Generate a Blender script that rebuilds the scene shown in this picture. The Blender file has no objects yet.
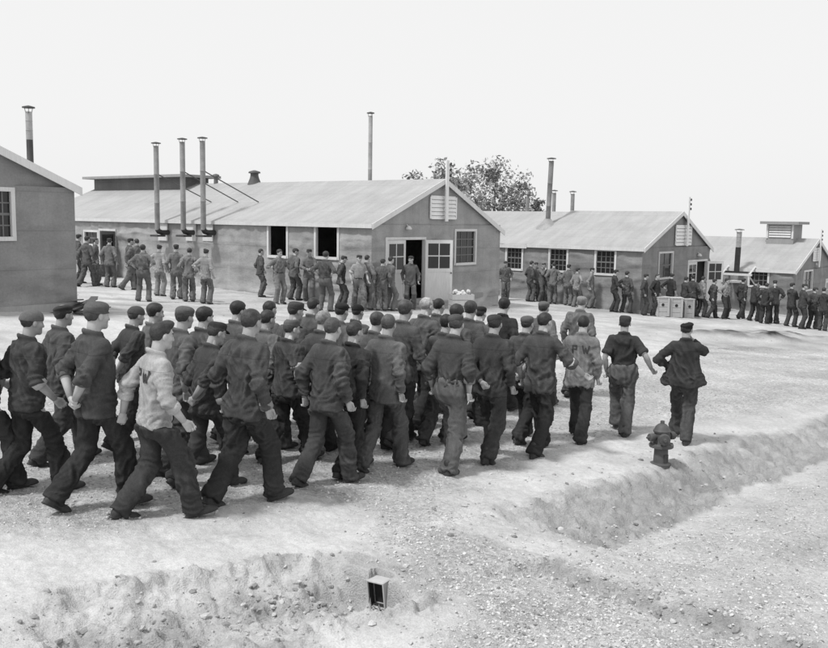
import bpy, math, random
import numpy as np
from mathutils import Vector, Matrix
from mathutils.bvhtree import BVHTree
PI = math.pi
R_ = math.radians
random.seed(7)
SC = bpy.context.scene
COL = SC.collection

# ------------------------------------------------------------------ camera
F_PX, CX, CY, CAMZ = 890.0, 414.0, 324.0, 2.76
PITCH, ROLL = math.atan(105 / 890.0), R_(0.9)
cd = bpy.data.cameras.new('camera')
cam = bpy.data.objects.new('camera', cd)
COL.objects.link(cam)
cd.sensor_width = 36.0
cd.lens = F_PX / 828.0 * 36.0
cd.clip_end = 8000
fwd = Vector((0, math.cos(PITCH), -math.sin(PITCH)))
rt0 = Vector((1, 0, 0))
up0 = rt0.cross(fwd)
rt = rt0 * math.cos(ROLL) + up0 * math.sin(ROLL)
up = -rt0 * math.sin(ROLL) + up0 * math.cos(ROLL)
cam.matrix_world = Matrix(((rt.x, up.x, -fwd.x, 0), (rt.y, up.y, -fwd.y, 0), (rt.z, up.z, -fwd.z, CAMZ), (0, 0, 0, 1)))
SC.camera = cam
CAM = Vector((0, 0, CAMZ))

def wp(px, py, d):
    "point seen at a photo pixel, d metres along the optical axis"
    return CAM + (fwd + rt * ((px - CX) / F_PX) - up * ((py - CY) / F_PX)) * d

# ------------------------------------------------------------------ numpy noise
def _hash(ix, iy, iz, seed):
    n = (ix.astype(np.int64) * 374761393 + iy.astype(np.int64) * 668265263 + iz.astype(np.int64) * 2147483647 + seed * 974634777) & 0xffffffff
    n = ((n ^ (n >> 13)) * 1274126177) & 0xffffffff
    n = ((n ^ (n >> 16)) * 2246822519) & 0xffffffff
    return ((n ^ (n >> 15)) & 0xffff) / 65535.0

def noise(p, seed=0):
    i = np.floor(p).astype(np.int64)
    f = p - i
    f = f * f * (3 - 2 * f)
    x, y, z = i[:, 0], i[:, 1], i[:, 2]
    fx, fy, fz = f[:, 0], f[:, 1], f[:, 2]
    def h(a, b, c): return _hash(x + a, y + b, z + c, seed)
    x00 = h(0, 0, 0) * (1 - fx) + h(1, 0, 0) * fx
    x10 = h(0, 1, 0) * (1 - fx) + h(1, 1, 0) * fx
    x01 = h(0, 0, 1) * (1 - fx) + h(1, 0, 1) * fx
    x11 = h(0, 1, 1) * (1 - fx) + h(1, 1, 1) * fx
    return (x00 * (1 - fy) + x10 * fy) * (1 - fz) + (x01 * (1 - fy) + x11 * fy) * fz

def fbm(p, seed=0, octv=3):
    a, s, t = 1.0, 0.0, 0.0
    for k in range(octv):
        s = s + a * noise(p * (2 ** k), seed + k * 17)
        t += a
        a *= .5
    return s / t

_GR = np.random.RandomState(1).normal(size=(256, 3)); _GR /= np.linalg.norm(_GR, axis=1, keepdims=True)
def pnoise(p, seed=0):
    "gradient noise, about -.7 to .7"
    i = np.floor(p).astype(np.int64); f = p - i
    w = f * f * f * (f * (f * 6 - 15) + 10)
    out = np.zeros(len(p))
    for a in (0, 1):
        for b in (0, 1):
            for c in (0, 1):
                g = _GR[(_hash(i[:, 0] + a, i[:, 1] + b, i[:, 2] + c, seed) * 255.99).astype(int)]
                d = f - np.array([a, b, c])
                out += (g * d).sum(1) * (w[:, 0] if a else 1 - w[:, 0]) * (w[:, 1] if b else 1 - w[:, 1]) * (w[:, 2] if c else 1 - w[:, 2])
    return out
def ridge(p, seed=0, sharp=2.2):
    "narrow ridges, 0 to 1"
    return np.clip(1 - np.abs(pnoise(p, seed)) * sharp, 0, 1)

def sstep(a, b, x):
    t = np.clip((x - a) / (b - a), 0, 1)
    return t * t * (3 - 2 * t)

# ------------------------------------------------------------------ mesh helpers
def mesh_np(name, v, polys, mats, midx=None, smooth=True):
    "polys: (n,4) array, or list of arrays (n,k)"
    if not isinstance(polys, list): polys = [polys]
    polys = [np.asarray(q, dtype=np.int32) for q in polys if len(q)]
    me = bpy.data.meshes.new(name)
    v = np.asarray(v, dtype=np.float32)
    me.vertices.add(len(v))
    me.vertices.foreach_set('co', v.ravel())
    loops = np.concatenate([q.ravel() for q in polys])
    cnt = np.concatenate([np.full(len(q), q.shape[1], dtype=np.int32) for q in polys])
    st = np.concatenate([[0], np.cumsum(cnt)[:-1]]).astype(np.int32)
    me.loops.add(len(loops))
    me.loops.foreach_set('vertex_index', loops)
    me.polygons.add(len(cnt))
    me.polygons.foreach_set('loop_start', st)
    me.polygons.foreach_set('loop_total', cnt)
    me.polygons.foreach_set('use_smooth', np.full(len(cnt), smooth, dtype=bool))
    if midx is not None: me.polygons.foreach_set('material_index', np.asarray(midx, dtype=np.int32))
    for m in (mats if isinstance(mats, (list, tuple)) else [mats]): me.materials.append(m)
    me.update(calc_edges=True)
    return me

def link(name, me, parent=None, color=None):
    o = bpy.data.objects.new(name, me)
    COL.objects.link(o)
    if parent: o.parent = parent
    if color is not None:
        c = color if hasattr(color, '__len__') else (color, color, color)
        o.color = (c[0], c[1], c[2], 1)
    return o

def tag(o, label=None, cat=None, group=None, kind=None):
    if label: o['label'] = label
    if cat: o['category'] = cat
    if group: o['group'] = group
    if kind: o['kind'] = kind
    return o

def empty(name, loc=(0, 0, 0), rz=0, sc=1):
    o = bpy.data.objects.new(name, None)
    COL.objects.link(o)
    o.location = loc
    o.rotation_euler = (0, 0, rz)
    o.scale = (sc, sc, sc)
    o.empty_display_size = .2
    return o

class MB:
    "collects boxes, tubes and lathes, then becomes one mesh object"
    def __init__(s): s.v = []; s.f = {}; s.n = 0
    def add(s, v, fs):
        v = np.asarray(v, float)
        for q in fs: s.f.setdefault(len(q), []).append([i + s.n for i in q])
        s.v.append(v); s.n += len(v)
        return s
    def box(s, c, size, m=None):
        x, y, z = size[0] / 2, size[1] / 2, size[2] / 2
        v = [(-x, -y, -z), (x, -y, -z), (x, y, -z), (-x, y, -z), (-x, -y, z), (x, -y, z), (x, y, z), (-x, y, z)]
        if m is not None: v = [tuple(m @ Vector(p)) for p in v]
        v = [(p[0] + c[0], p[1] + c[1], p[2] + c[2]) for p in v]
        return s.add(v, [(0, 3, 2, 1), (4, 5, 6, 7), (0, 1, 5, 4), (1, 2, 6, 5), (2, 3, 7, 6), (3, 0, 4, 7)])
    def bx(s, x0, x1, y0, y1, z0, z1):
        return s.box(((x0 + x1) / 2, (y0 + y1) / 2, (z0 + z1) / 2), (x1 - x0, y1 - y0, z1 - z0))
    def tube(s, pts, rs, seg=12, flat=1.0, cap=True):
        pts = [Vector(p) for p in pts]
        if not hasattr(rs, '__len__'): rs = [rs] * len(pts)
        v, fs = [], []
        ref = None
        for i, p in enumerate(pts):
            a = pts[max(i - 1, 0)]; b = pts[min(i + 1, len(pts) - 1)]
            t = (b - a).normalized()
            if ref is None: ref = Vector((1, 0, 0)) if abs(t.x) < .8 else Vector((0, 1, 0))
            u = (ref - t * ref.dot(t)).normalized(); w = t.cross(u)
            ref = u
            for k in range(seg):
                an = 2 * PI * k / seg
                v.append(p + u * (math.cos(an) * rs[i]) + w * (math.sin(an) * rs[i] * flat))
        for i in range(len(pts) - 1):
            for k in range(seg):
                k2 = (k + 1) % seg
                fs.append((i * seg + k, i * seg + k2, (i + 1) * seg + k2, (i + 1) * seg + k))
        if cap:
            fs.append(tuple(reversed(range(seg))))
            fs.append(tuple(range((len(pts) - 1) * seg, len(pts) * seg)))
        return s.add([tuple(p) for p in v], fs)
    def lathe(s, c, prof, seg=20, axis=None):
        m = axis.to_track_quat('Z', 'Y').to_matrix() if axis is not None else Matrix.Identity(3)
        v, fs = [], []
        for r, z in prof:
            for k in range(seg):
                an = 2 * PI * k / seg
                q = m @ Vector((r * math.cos(an), r * math.sin(an), z))
                v.append((q.x + c[0], q.y + c[1], q.z + c[2]))
        for i in range(len(prof) - 1):
            for k in range(seg):
                k2 = (k + 1) % seg
                fs.append((i * seg + k, i * seg + k2, (i + 1) * seg + k2, (i + 1) * seg + k))
        fs.append(tuple(reversed(range(seg))))
        fs.append(tuple(range((len(prof) - 1) * seg, len(prof) * seg)))
        return s.add(v, fs)
    def build(s, name, mat, parent=None, smooth=False, color=None, bevel=0):
        polys = [np.array(q) for q in s.f.values()]
        me = mesh_np(name, np.concatenate(s.v), polys, mat, smooth=smooth)
        o = link(name, me, parent, color)
        if smooth: 
            try: me.set_sharp_from_angle(angle=R_(40))
            except Exception: pass
        if bevel:
            b = o.modifiers.new('bevel', 'BEVEL'); b.width = bevel; b.segments = 2; b.limit_method = 'ANGLE'
        return o

# ------------------------------------------------------------------ materials (greys: the photograph is black and white)
def newmat(name):
    m = bpy.data.materials.new(name); m.use_nodes = True
    nt = m.node_tree
    for n in list(nt.nodes):
        if n.type != 'OUTPUT_MATERIAL' and n.type != 'BSDF_PRINCIPLED': nt.nodes.remove(n)
    b = next(n for n in nt.nodes if n.type == 'BSDF_PRINCIPLED')
    return m, nt, b

def nd(nt, typ, **kw):
    n = nt.nodes.new(typ)
    for k, v in kw.items():
        if k in n.inputs: n.inputs[k].default_value = v
        else: setattr(n, k, v)
    return n

def noise_val(nt, scale, lo, hi, detail=4, rough=.55, coord='Object', stretch=None, seed=0, vary=False):
    tc = nd(nt, 'ShaderNodeTexCoord')
    src = tc.outputs[coord]
    if vary:      # every object gets its own patch of the pattern
        oi = nd(nt, 'ShaderNodeObjectInfo'); ad = nd(nt, 'ShaderNodeVectorMath', operation='ADD'); ml = nd(nt, 'ShaderNodeMath', operation='MULTIPLY')
        nt.links.new(oi.outputs['Random'], ml.inputs[0]); ml.inputs[1].default_value = 40.0
        nt.links.new(src, ad.inputs[0]); nt.links.new(ml.outputs[0], ad.inputs[1]); src = ad.outputs[0]
    if stretch is not None or seed:
        mp = nd(nt, 'ShaderNodeMapping')
        if stretch is not None: mp.inputs['Scale'].default_value = stretch
        mp.inputs['Location'].default_value = (seed, seed * .7, seed * .3)
        nt.links.new(src, mp.inputs['Vector']); src = mp.outputs['Vector']
    n = nd(nt, 'ShaderNodeTexNoise', Scale=scale, Detail=detail, Roughness=rough)
    nt.links.new(src, n.inputs['Vector'])
    r = nd(nt, 'ShaderNodeMapRange')
    r.inputs['From Min'].default_value = .28; r.inputs['From Max'].default_value = .72
    r.inputs['To Min'].default_value = lo; r.inputs['To Max'].default_value = hi
    nt.links.new(n.outputs['Fac'], r.inputs['Value'])
    return r.outputs['Result'], n.outputs['Fac']

def mul(nt, a, b):
    m = nd(nt, 'ShaderNodeMath', operation='MULTIPLY')
    for i, x in enumerate((a, b)):
        if hasattr(x, 'links'): nt.links.new(x, m.inputs[i])
        else: m.inputs[i].default_value = x
    return m.outputs[0]

def grey_to(nt, val, b):
    c = nd(nt, 'ShaderNodeCombineColor')
    for k in range(3): nt.links.new(val, c.inputs[k])
    nt.links.new(c.outputs[0], b.inputs['Base Color'])

def bump(nt, b, h, strength, dist):
    bp = nd(nt, 'ShaderNodeBump'); bp.inputs['Strength'].default_value = strength; bp.inputs['Distance'].default_value = dist
    nt.links.new(h, bp.inputs['Height']); nt.links.new(bp.outputs['Normal'], b.inputs['Normal'])
    return bp

def mat_obj(name, rough=.85, n1=(3, .8, 1.2), n2=(40, .85, 1.15), bmp=None, spec=.3, stretch=None, sheen=0, wear_shade=None, seam=None):
    "grey from the object's own colour, mottled by two noises"
    m, nt, b = newmat(name)
    oi = nd(nt, 'ShaderNodeObjectInfo')
    sp = nd(nt, 'ShaderNodeSeparateColor'); nt.links.new(oi.outputs['Color'], sp.inputs[0])
    a, _ = noise_val(nt, n1[0], n1[1], n1[2], stretch=stretch, vary=True)
    c, f = noise_val(nt, n2[0], n2[1], n2[2], stretch=stretch, seed=3, vary=True)
    val = mul(nt, mul(nt, sp.outputs[0], a), c)
    if wear_shade:      # fold shading put into the colour, with worn edges: ridges paler, hollows darker
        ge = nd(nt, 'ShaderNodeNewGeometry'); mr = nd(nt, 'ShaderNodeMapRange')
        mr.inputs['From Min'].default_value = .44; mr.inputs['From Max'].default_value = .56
        mr.inputs['To Min'].default_value = wear_shade[0]; mr.inputs['To Max'].default_value = wear_shade[1]
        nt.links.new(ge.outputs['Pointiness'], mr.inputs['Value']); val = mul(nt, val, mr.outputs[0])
    if seam:      # a stitched yoke across the shoulders
        tc = nd(nt, 'ShaderNodeTexCoord'); sx = nd(nt, 'ShaderNodeSeparateXYZ'); nt.links.new(tc.outputs['Object'], sx.inputs[0])
        for axis, at in seam:
            cp = nd(nt, 'ShaderNodeMath', operation='COMPARE'); nt.links.new(sx.outputs[axis], cp.inputs[0]); cp.inputs[1].default_value = at; cp.inputs[2].default_value = .003
            mr = nd(nt, 'ShaderNodeMapRange'); mr.inputs['To Min'].default_value = 1; mr.inputs['To Max'].default_value = .72; nt.links.new(cp.outputs[0], mr.inputs['Value']); val = mul(nt, val, mr.outputs[0])
    grey_to(nt, val, b)
    b.inputs['Roughness'].default_value = rough
    b.inputs['Specular IOR Level'].default_value = spec
    if sheen: b.inputs['Sheen Weight'].default_value = sheen
    if bmp: bump(nt, b, f, bmp[0], bmp[1])
    return m

M_CLOTH = mat_obj('denim_cloth', .95, (4, .8, 1.22), (70, .85, 1.15), (.35, .003), .1, wear_shade=(.7, 1.32))
M_JACKET = mat_obj('denim_jacket', .95, (4, .8, 1.22), (70, .85, 1.15), (.35, .003), .1, wear_shade=(.7, 1.32), seam=((2, 1.335),))
M_SKIN = mat_obj('skin', .55, (9, .85, 1.12), (80, .95, 1.05), None, .3)
M_HAIR = mat_obj('hair', .6, (14, .6, 1.5), (120, .6, 1.5), (.5, .004), .35)
M_LEATHER = mat_obj('shoe_leather', .6, (12, .7, 1.5), (60, .8, 1.2), (.3, .003), .35)
M_WOODP = mat_obj('painted_wood', .7, (2, .88, 1.06), (30, .9, 1.06), (.2, .003), .3, stretch=(1, 1, .15))
M_METAL = mat_obj('weathered_metal', .6, (3, .75, 1.2), (25, .85, 1.12), (.25, .003), .4)
M_DARK = mat_obj('dark_paint', .6, (9, .8, 1.2), (40, .9, 1.1), None, .3)
m, nt, b = newmat('window_glass')
b.inputs['Base Color'].default_value = (.02, .02, .02, 1); b.inputs['Roughness'].default_value = .08
M_GLASS = m
# ------------------------------------------------------------------ signed distance shapes and surface nets
def V3(*a): return np.array(a, float)
def smin(a, b, k):
    h = np.clip(.5 + .5 * (b - a) / k, 0, 1)
    return b * (1 - h) + a * h - k * h * (1 - h)
def smax(a, b, k): return -smin(-a, -b, k)
def rcone(p, a, b, ra, rb, cut=False):
    a, b = np.asarray(a, float), np.asarray(b, float)
    ba = b - a; L2 = ba @ ba
    t = (p - a) @ ba / L2
    tc = np.clip(t, 0, 1)
    d = np.linalg.norm(p - a - tc[:, None] * ba, axis=1) - (ra + (rb - ra) * tc)
    if cut:
        d = np.linalg.norm(p - a - np.maximum(t, 0)[:, None] * ba, axis=1) - (ra + (rb - ra) * np.clip(t, 0, 1.2))
        d = np.maximum(d, (t - 1) * math.sqrt(L2))
    return d
def ellip(p, c, r):
    q = (p - np.asarray(c)) / np.asarray(r)
    k0 = np.linalg.norm(q, axis=1) + 1e-9
    k1 = np.linalg.norm(q / np.asarray(r), axis=1) + 1e-9
    return k0 * (k0 - 1) / k1
def table_sdf(p, tab, ex=2.0):
    z = p[:, 2]
    tz = tab[:, 0]
    a = np.interp(z, tz, tab[:, 1]); b = np.interp(z, tz, tab[:, 2]); c = np.interp(z, tz, tab[:, 3])
    q = (np.abs(p[:, 0] / a) ** ex + np.abs((p[:, 1] - c) / b) ** ex) ** (1 / ex)
    return (q - 1) * np.minimum(a, b) * .92

def surfnet(fn, lo, hi, h):
    lo = np.asarray(lo, float); hi = np.asarray(hi, float)
    n = np.ceil((hi - lo) / h).astype(int) + 1
    ax = [lo[k] + h * np.arange(n[k]) for k in range(3)]
    P = np.stack(np.meshgrid(*ax, indexing='ij'), -1).reshape(-1, 3)
    D = fn(P).reshape(n)
    D[0] = D[-1] = .01; D[:, 0] = D[:, -1] = .01; D[:, :, 0] = D[:, :, -1] = .01
    I = D < 0
    cs = np.zeros(n - 1, int)
    for i in (0, 1):
        for j in (0, 1):
            for k in (0, 1):
                cs += I[i:n[0] - 1 + i, j:n[1] - 1 + j, k:n[2] - 1 + k]
    act = np.nonzero((cs > 0) & (cs < 8))
    A = np.stack(act, 1)
    idx = -np.ones(n - 1, int); idx[act] = np.arange(len(A))
    acc = np.zeros((len(A), 3)); cnt = np.zeros(len(A))
    for axis in range(3):
        o1, o2 = [k for k in range(3) if k != axis]
        for u in (0, 1):
            for w in (0, 1):
                off = np.zeros(3, int); off[o1] = u; off[o2] = w
                off2 = off.copy(); off2[axis] = 1
                d0 = D[tuple((A + off).T)]; d1 = D[tuple((A + off2).T)]
                m = (d0 < 0) != (d1 < 0)
                t = np.where(m, d0 / np.where(d0 == d1, 1, d0 - d1), 0)
                pos = off[None, :] + t[:, None] * (off2 - off)[None, :]
                acc += pos * m[:, None]; cnt += m
    Vx = lo + h * (A + acc / cnt[:, None])
    F = []
    for axis in range(3):
        o1, o2 = [(1, 2), (2, 0), (0, 1)][axis]
        sl0 = [slice(1, -1)] * 3; sl1 = [slice(1, -1)] * 3
        sl0[axis] = slice(0, -1); sl1[axis] = slice(1, None)
        a = I[tuple(sl0)]; b2 = I[tuple(sl1)]
        for flip, mm in ((False, a & ~b2), (True, ~a & b2)):
            e = np.stack(np.nonzero(mm), 1)
            if not len(e): continue
            base = e + 1; base[:, axis] -= 1
            q = []
            for du, dw in ((-1, -1), (0, -1), (0, 0), (-1, 0)):
                c = base.copy(); c[:, o1] += du; c[:, o2] += dw
                q.append(idx[tuple(c.T)])
            q = np.stack(q, 1)
            if flip: q = q[:, ::-1]
            F.append(q)
    return Vx, np.concatenate(F)

def vnormals(v, f):
    n = np.cross(v[f[:, 2]] - v[f[:, 0]], v[f[:, 3]] - v[f[:, 1]])
    N = np.zeros_like(v)
    for k in range(4): np.add.at(N, f[:, k], n)
    return N / (np.linalg.norm(N, axis=1, keepdims=True) + 1e-12)

# ------------------------------------------------------------------ canonical pieces (cached)
_c = {}
def cached(key, fn):
    if key not in _c: _c[key] = fn()
    return _c[key]

def head_piece(h):
    def fn(p):
        q = p.copy(); q[:, 0] = np.abs(q[:, 0])
        d = ellip(q, (0, -.012, .03), (.077, .099, .088))
        d = smin(d, ellip(q, (0, .022, -.045), (.058, .07, .068)), .03)
        d = smin(d, np.linalg.norm(q - V3(.0, .07, -.09), axis=1) - .022, .025)
        d = smin(d, ellip(q, (.045, .052, -.022), (.022, .022, .022)), .02)
        d = smin(d, rcone(q, (0, .086, .03), (.035, .078, .03), .011, .010), .018)
        d = smax(d, -(np.linalg.norm(q - V3(.031, .1, .008), axis=1) - .016), .012)
        d = smin(d, rcone(q, (0, .083, .018), (0, .103, -.03), .008, .0115), .01)
        d = smin(d, rcone(q, (0, .085, -.057), (.018, .078, -.06), .008, .005), .006)
        d = smax(d, -rcone(q, (0, .098, -.063), (.02, .088, -.063), .003, .003), .004)
        d = smin(d, ellip(q, (.081, -.008, -.004), (.011, .02, .032)), .007)
        d = smin(d, rcone(q, (0, -.025, -.05), (0, -.04, -.21), .057, .062), .02)
        return d
    v, f = surfnet(fn, (-.11, -.14, -.25), (.11, .15, .14), h)
    c = v[f].mean(1)
    mi = np.zeros(len(f), int)
    mi[(c[:, 2] > .022) & (c[:, 2] < .04) & (np.abs(c[:, 0]) > .01) & (np.abs(c[:, 0]) < .05) & (c[:, 1] > .06)] = 1
    mi[(np.abs(c[:, 2] + .062) < .006) & (np.abs(c[:, 0]) < .026) & (c[:, 1] > .07)] = 1
    mi[(np.abs(c[:, 2] - .007) < .008) & (np.abs(np.abs(c[:, 0]) - .031) < .013) & (c[:, 1] > .06)] = 1
    return v, f, mi

def hand_piece(curl, h):
    "right hand: wrist at the origin, fingers along +z, thumb towards +x, palm facing +y"
    bones = []
    L = [.072, .08, .074, .058]
    for i in range(4):
        x = .031 - .0205 * i
        p = V3(x, .002, .088 - .004 * abs(i - 1)); ang = .15 + .1 * i * .3
        for j, fr in enumerate((.45, .31, .24)):
            ang += curl * (1.0 if j else .75) + .05
            q = p + L[i] * fr * V3((x * .5) * .4, math.sin(ang), math.cos(ang))
            bones.append((p, q, .0092 - .0006 * j - (.001 if i == 3 else 0), .0088 - .0008 * j - (.001 if i == 3 else 0)))
            p = q
    def fn(p):
        d = rcone(p, (.024, 0, .02), (.03, .002, .088), .014, .0125)
        for x0, x1 in ((.008, .0105), (-.008, -.01), (-.02, -.03)):
            d = smin(d, rcone(p, (x0, 0, .015), (x1, .002, .088), .015, .0125), .012)
        d = smin(d, rcone(p, (0, 0, -.06), (0, 0, .02), .027, .024), .015)
        d = smin(d, rcone(p, (.022, .008, .02), (.045, .016, .052), .015, .0125), .012)
        d = smin(d, rcone(p, (.045, .016, .052), (.05 - .012 * curl, .026, .085), .011, .0095), .005)
        d = smin(d, rcone(p, (.05 - .012 * curl, .026, .085), (.048 - .03 * curl, .036, .107), .0095, .0075), .004)
        for a, b2, ra, rb in bones: d = smin(d, rcone(p, a, b2, ra, rb), .004)
        return d
    return surfnet(fn, (-.07, -.05, -.075), (.085, .13, .2), h)

def hair_piece(kind, h):
    def fn(p):
        d = ellip(p, (0, -.016, .033), (.084, .104, .096))
        if kind == 'quiff':
            d = smin(d, ellip(p, (0, .045, .112), (.06, .05, .034)), .03)
        if kind == 'thick':
            d = smin(d, ellip(p, (0, -.02, .06), (.092, .108, .085)), .02)
        zm = np.interp(p[:, 1], [-.13, -.08, -.04, -.005, .02, .05, .085], [-.065, -.06, -.035, .03, .02, .06, .082])
        d = smax(d, (zm - p[:, 2]) * .7, .012)
        if kind.startswith('under'): d = smax(d, p[:, 2] - .075, .015)
        d = d + .006 * (noise(p * V3(60, 25, 40), 5) - .5) + .005 * (noise(p * V3(140, 50, 70), 6) - .5)
        return d
    return surfnet(fn, (-.12, -.15, -.1), (.12, .13, .17), h)

def cap_piece(kind, h):
    def fn(p):
        if kind == 'visor':
            tab = np.array([[.03, .09, .11, -.012], [.06, .092, .113, -.012], [.1, .092, .112, -.008], [.125, .084, .1, -.006], [.15, .07, .085, -.004]])
            d = smax(table_sdf(p, tab), np.abs(p[:, 2] - .085) - .05 + .12 * np.abs(p[:, 1]) * .5, .02)
            q = p - V3(0, .1, .04); q[:, 2] += q[:, 1] * .4
            d = smin(d, ellip(q, (0, 0, 0), (.066, .05, .0125)), .006)
        elif kind == 'soft':
            tab = np.array([[.02, .089, .109, -.014], [.05, .09, .11, -.014], [.07, .094, .115, -.014], [.1, .094, .114, -.012], [.14, .075, .094, -.01]])
            d = smax(smax(table_sdf(p, tab), ellip(p, (0, -.012, .05), (.13, .15, .09)), .015), .032 - p[:, 2] - .1 * p[:, 1], .01)
        elif kind == 'beret':
            q = p.copy(); q[:, 2] -= .18 * q[:, 0]
            d = ellip(q, (.0, -.012, .082), (.099, .117, .046))
            d = smin(d, smax(table_sdf(p, np.array([[.02, .088, .108, -.014], [.09, .088, .108, -.014]])), np.abs(p[:, 2] - .05) - .026, .006), .012)
        else:   # side cap
            d = smax(ellip(p, (0, -.012, .045), (.09, .122, .1)), .028 - p[:, 2] - .08 * p[:, 1], .01)
            d = smax(d, .35 * np.abs(p[:, 0]) + (p[:, 2] - .148) * .94, .012)
        return d + .004 * (noise(p * 28, 9) - .5)
    return surfnet(fn, (-.13, -.16, -.02), (.13, .2, .18), h)

def shoe_piece(h):
    def fn(p):
        d = rcone(p, (0, -.038, -.052), (0, .14, -.066), .041, .040)
        d = smin(d, ellip(p, (.003, .15, -.07), (.046, .06, .034)), .02)
        d = smin(d, rcone(p, (0, -.022, -.04), (0, -.02, .07), .043, .046), .03)
        sole = smax(smax(ellip(p, (0, .06, -.08), (.05, .155, .06)), p[:, 2] + .072, .004), -(p[:, 2] + .092), .004)
        d = np.minimum(smax(d, -(p[:, 2] + .088), .006), sole)
        return d
    return surfnet(fn, (-.08, -.12, -.12), (.08, .25, .14), h)

def loft(pts, rad, seg=14, flatdir=None, flat=1.0):
    mb = MB(); mb.tube(pts, rad, seg, flat)
    v = np.concatenate(mb.v)
    q4 = np.array(mb.f[4]); cap = mb.f.get(seg, [])
    # fan caps as degenerate-free quads
    ex = []
    for c in cap:
        for k in range(1, len(c) - 2, 2): ex.append((c[0], c[k], c[k + 1], c[k + 2]))
    return v, np.concatenate([q4, np.array(ex)]) if ex else q4

def rotm(yaw=0, pitch=0, roll=0):
    return np.array(Matrix.Rotation(yaw, 3, 'Z') @ Matrix.Rotation(pitch, 3, 'X') @ Matrix.Rotation(roll, 3, 'Y'))

def ik(s, w, l1, l2, hint):
    s, w, hint = map(lambda x: np.asarray(x, float), (s, w, hint))
    dv = w - s; d = np.linalg.norm(dv); mx = (l1 + l2) * .997
    if d > mx: w = s + dv / d * mx; dv = w - s; d = mx
    n = dv / d
    a = (l1 * l1 - l2 * l2 + d * d) / (2 * d)
    h = math.sqrt(max(l1 * l1 - a * a, 0))
    o = hint - n * (hint @ n); o /= np.linalg.norm(o) + 1e-9
    return s + n * a + o * h, w

#            wrist (right side)      elbow hint        thumb direction   curl
ARMS = {
 'down':    ((.245, .03, .905),   (.5, -1, .0),     (-.1, 1, 0),      .8),
 'down2':   ((.235, -.06, .905),   (.6, -1, .0),     (-.2, 1, 0),      .7),
 'fwd':     ((.245, .24, 1.0),    (.4, -1, -.3),    (-.3, 1, .4),     .8),
 'fwd2':    ((.265, .16, .93),    (.5, -1, -.2),    (-.3, 1, .3),     .75),
 'bwd':     ((.245, -.2, .905),   (.5, -1, .2),     (-.1, 1, -.3),     .8),
 'back':    ((.045, -.20, .955),  (1, -.7, .1),     (.1, -.2, 1),     .8),
 'backhi':  ((.0, -.19, 1.03),    (1, -.7, .1),     (.1, -.2, 1),     .8),
 'hip':     ((.20, .0, 1.04),     (1, -.55, 0),     (0, 1, .3),       .7),
 'pocket':  ((.215, .07, .955),   (1, -.8, 0),      (0, 1, 0),        .4),
 'front':   ((.07, .25, 1.1),     (.9, -.3, -.5),   (0, .3, 1),       .6),
 'cross':   ((-.08, .2, 1.2),     (.9, 0, -.6),     (0, .2, 1),       .6),
 'face':    ((.05, .2, 1.47),     (.8, .2, -.8),    (-.4, -.6, .5),   .7),
 'out':     ((.47, .2, 1.05),     (.3, -1, -.2),    (-.3, .8, .4),      .6),
 'out2':    ((.42, .0, .98),      (.3, -1, .0),     (0, 1, .2),       .75),
}

def walk(ph):
    ph %= 1.0
    S = .3
    def stance(u):       # u 0..1
        f = u * .6; y = S - 2 * S * f / .5
        if f < .09: return y, .09, .16 * (1 - f / .09), y
        lift = max(0, (f - .45) / .15); pt = -.8 * lift
        # ball of the foot stays put, heel comes up
        by = y + .13
        ay = by - .13 * math.cos(pt) + .06 * math.sin(-pt) * .5
        az = .03 + .06 * math.cos(pt) + .13 * math.sin(-pt)
        return ay, az, pt, y
    if ph < .6: return stance(ph / .6)[:3]
    a = stance(1.0); b2 = stance(0.0)
    u = (ph - .6) / .4; e = u * u * (3 - 2 * u)
    return a[0] + (b2[0] - a[0]) * e, a[1] + (b2[1] - a[1]) * e + .07 * math.sin(PI * u), a[2] + (b2[2] - a[2]) * e

JACK = np.array([[.70, .205, .150, .0], [.76, .2, .145, .0], [.90, .19, .138, .0], [1.02, .175, .127, .0], [1.15, .177, .126, .0], [1.28, .186, .13, -.005],
                 [1.36, .182, .12, -.012], [1.42, .156, .1, -.02], [1.46, .112, .082, -.026], [1.5, .072, .068, -.022], [1.56, .06, .06, -.02]])
SHIRT = JACK.copy(); SHIRT[2, 1:3] = (.162, .12); SHIRT[3, 1:3] = (.166, .122); SHIRT[1, 1:3] = SHIRT[0, 1:3] = (.145, .108); SHIRT[4, 1:3] = (.18, .13)
PELV = np.array([[.72, .10, .07, -.01], [.80, .15, .112, -.014], [.88, .172, .132, -.018], [.95, .165, .125, -.01], [1.05, .155, .113, 0]])

def mat_apply(v, R, t): return v @ R.T + t

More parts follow.
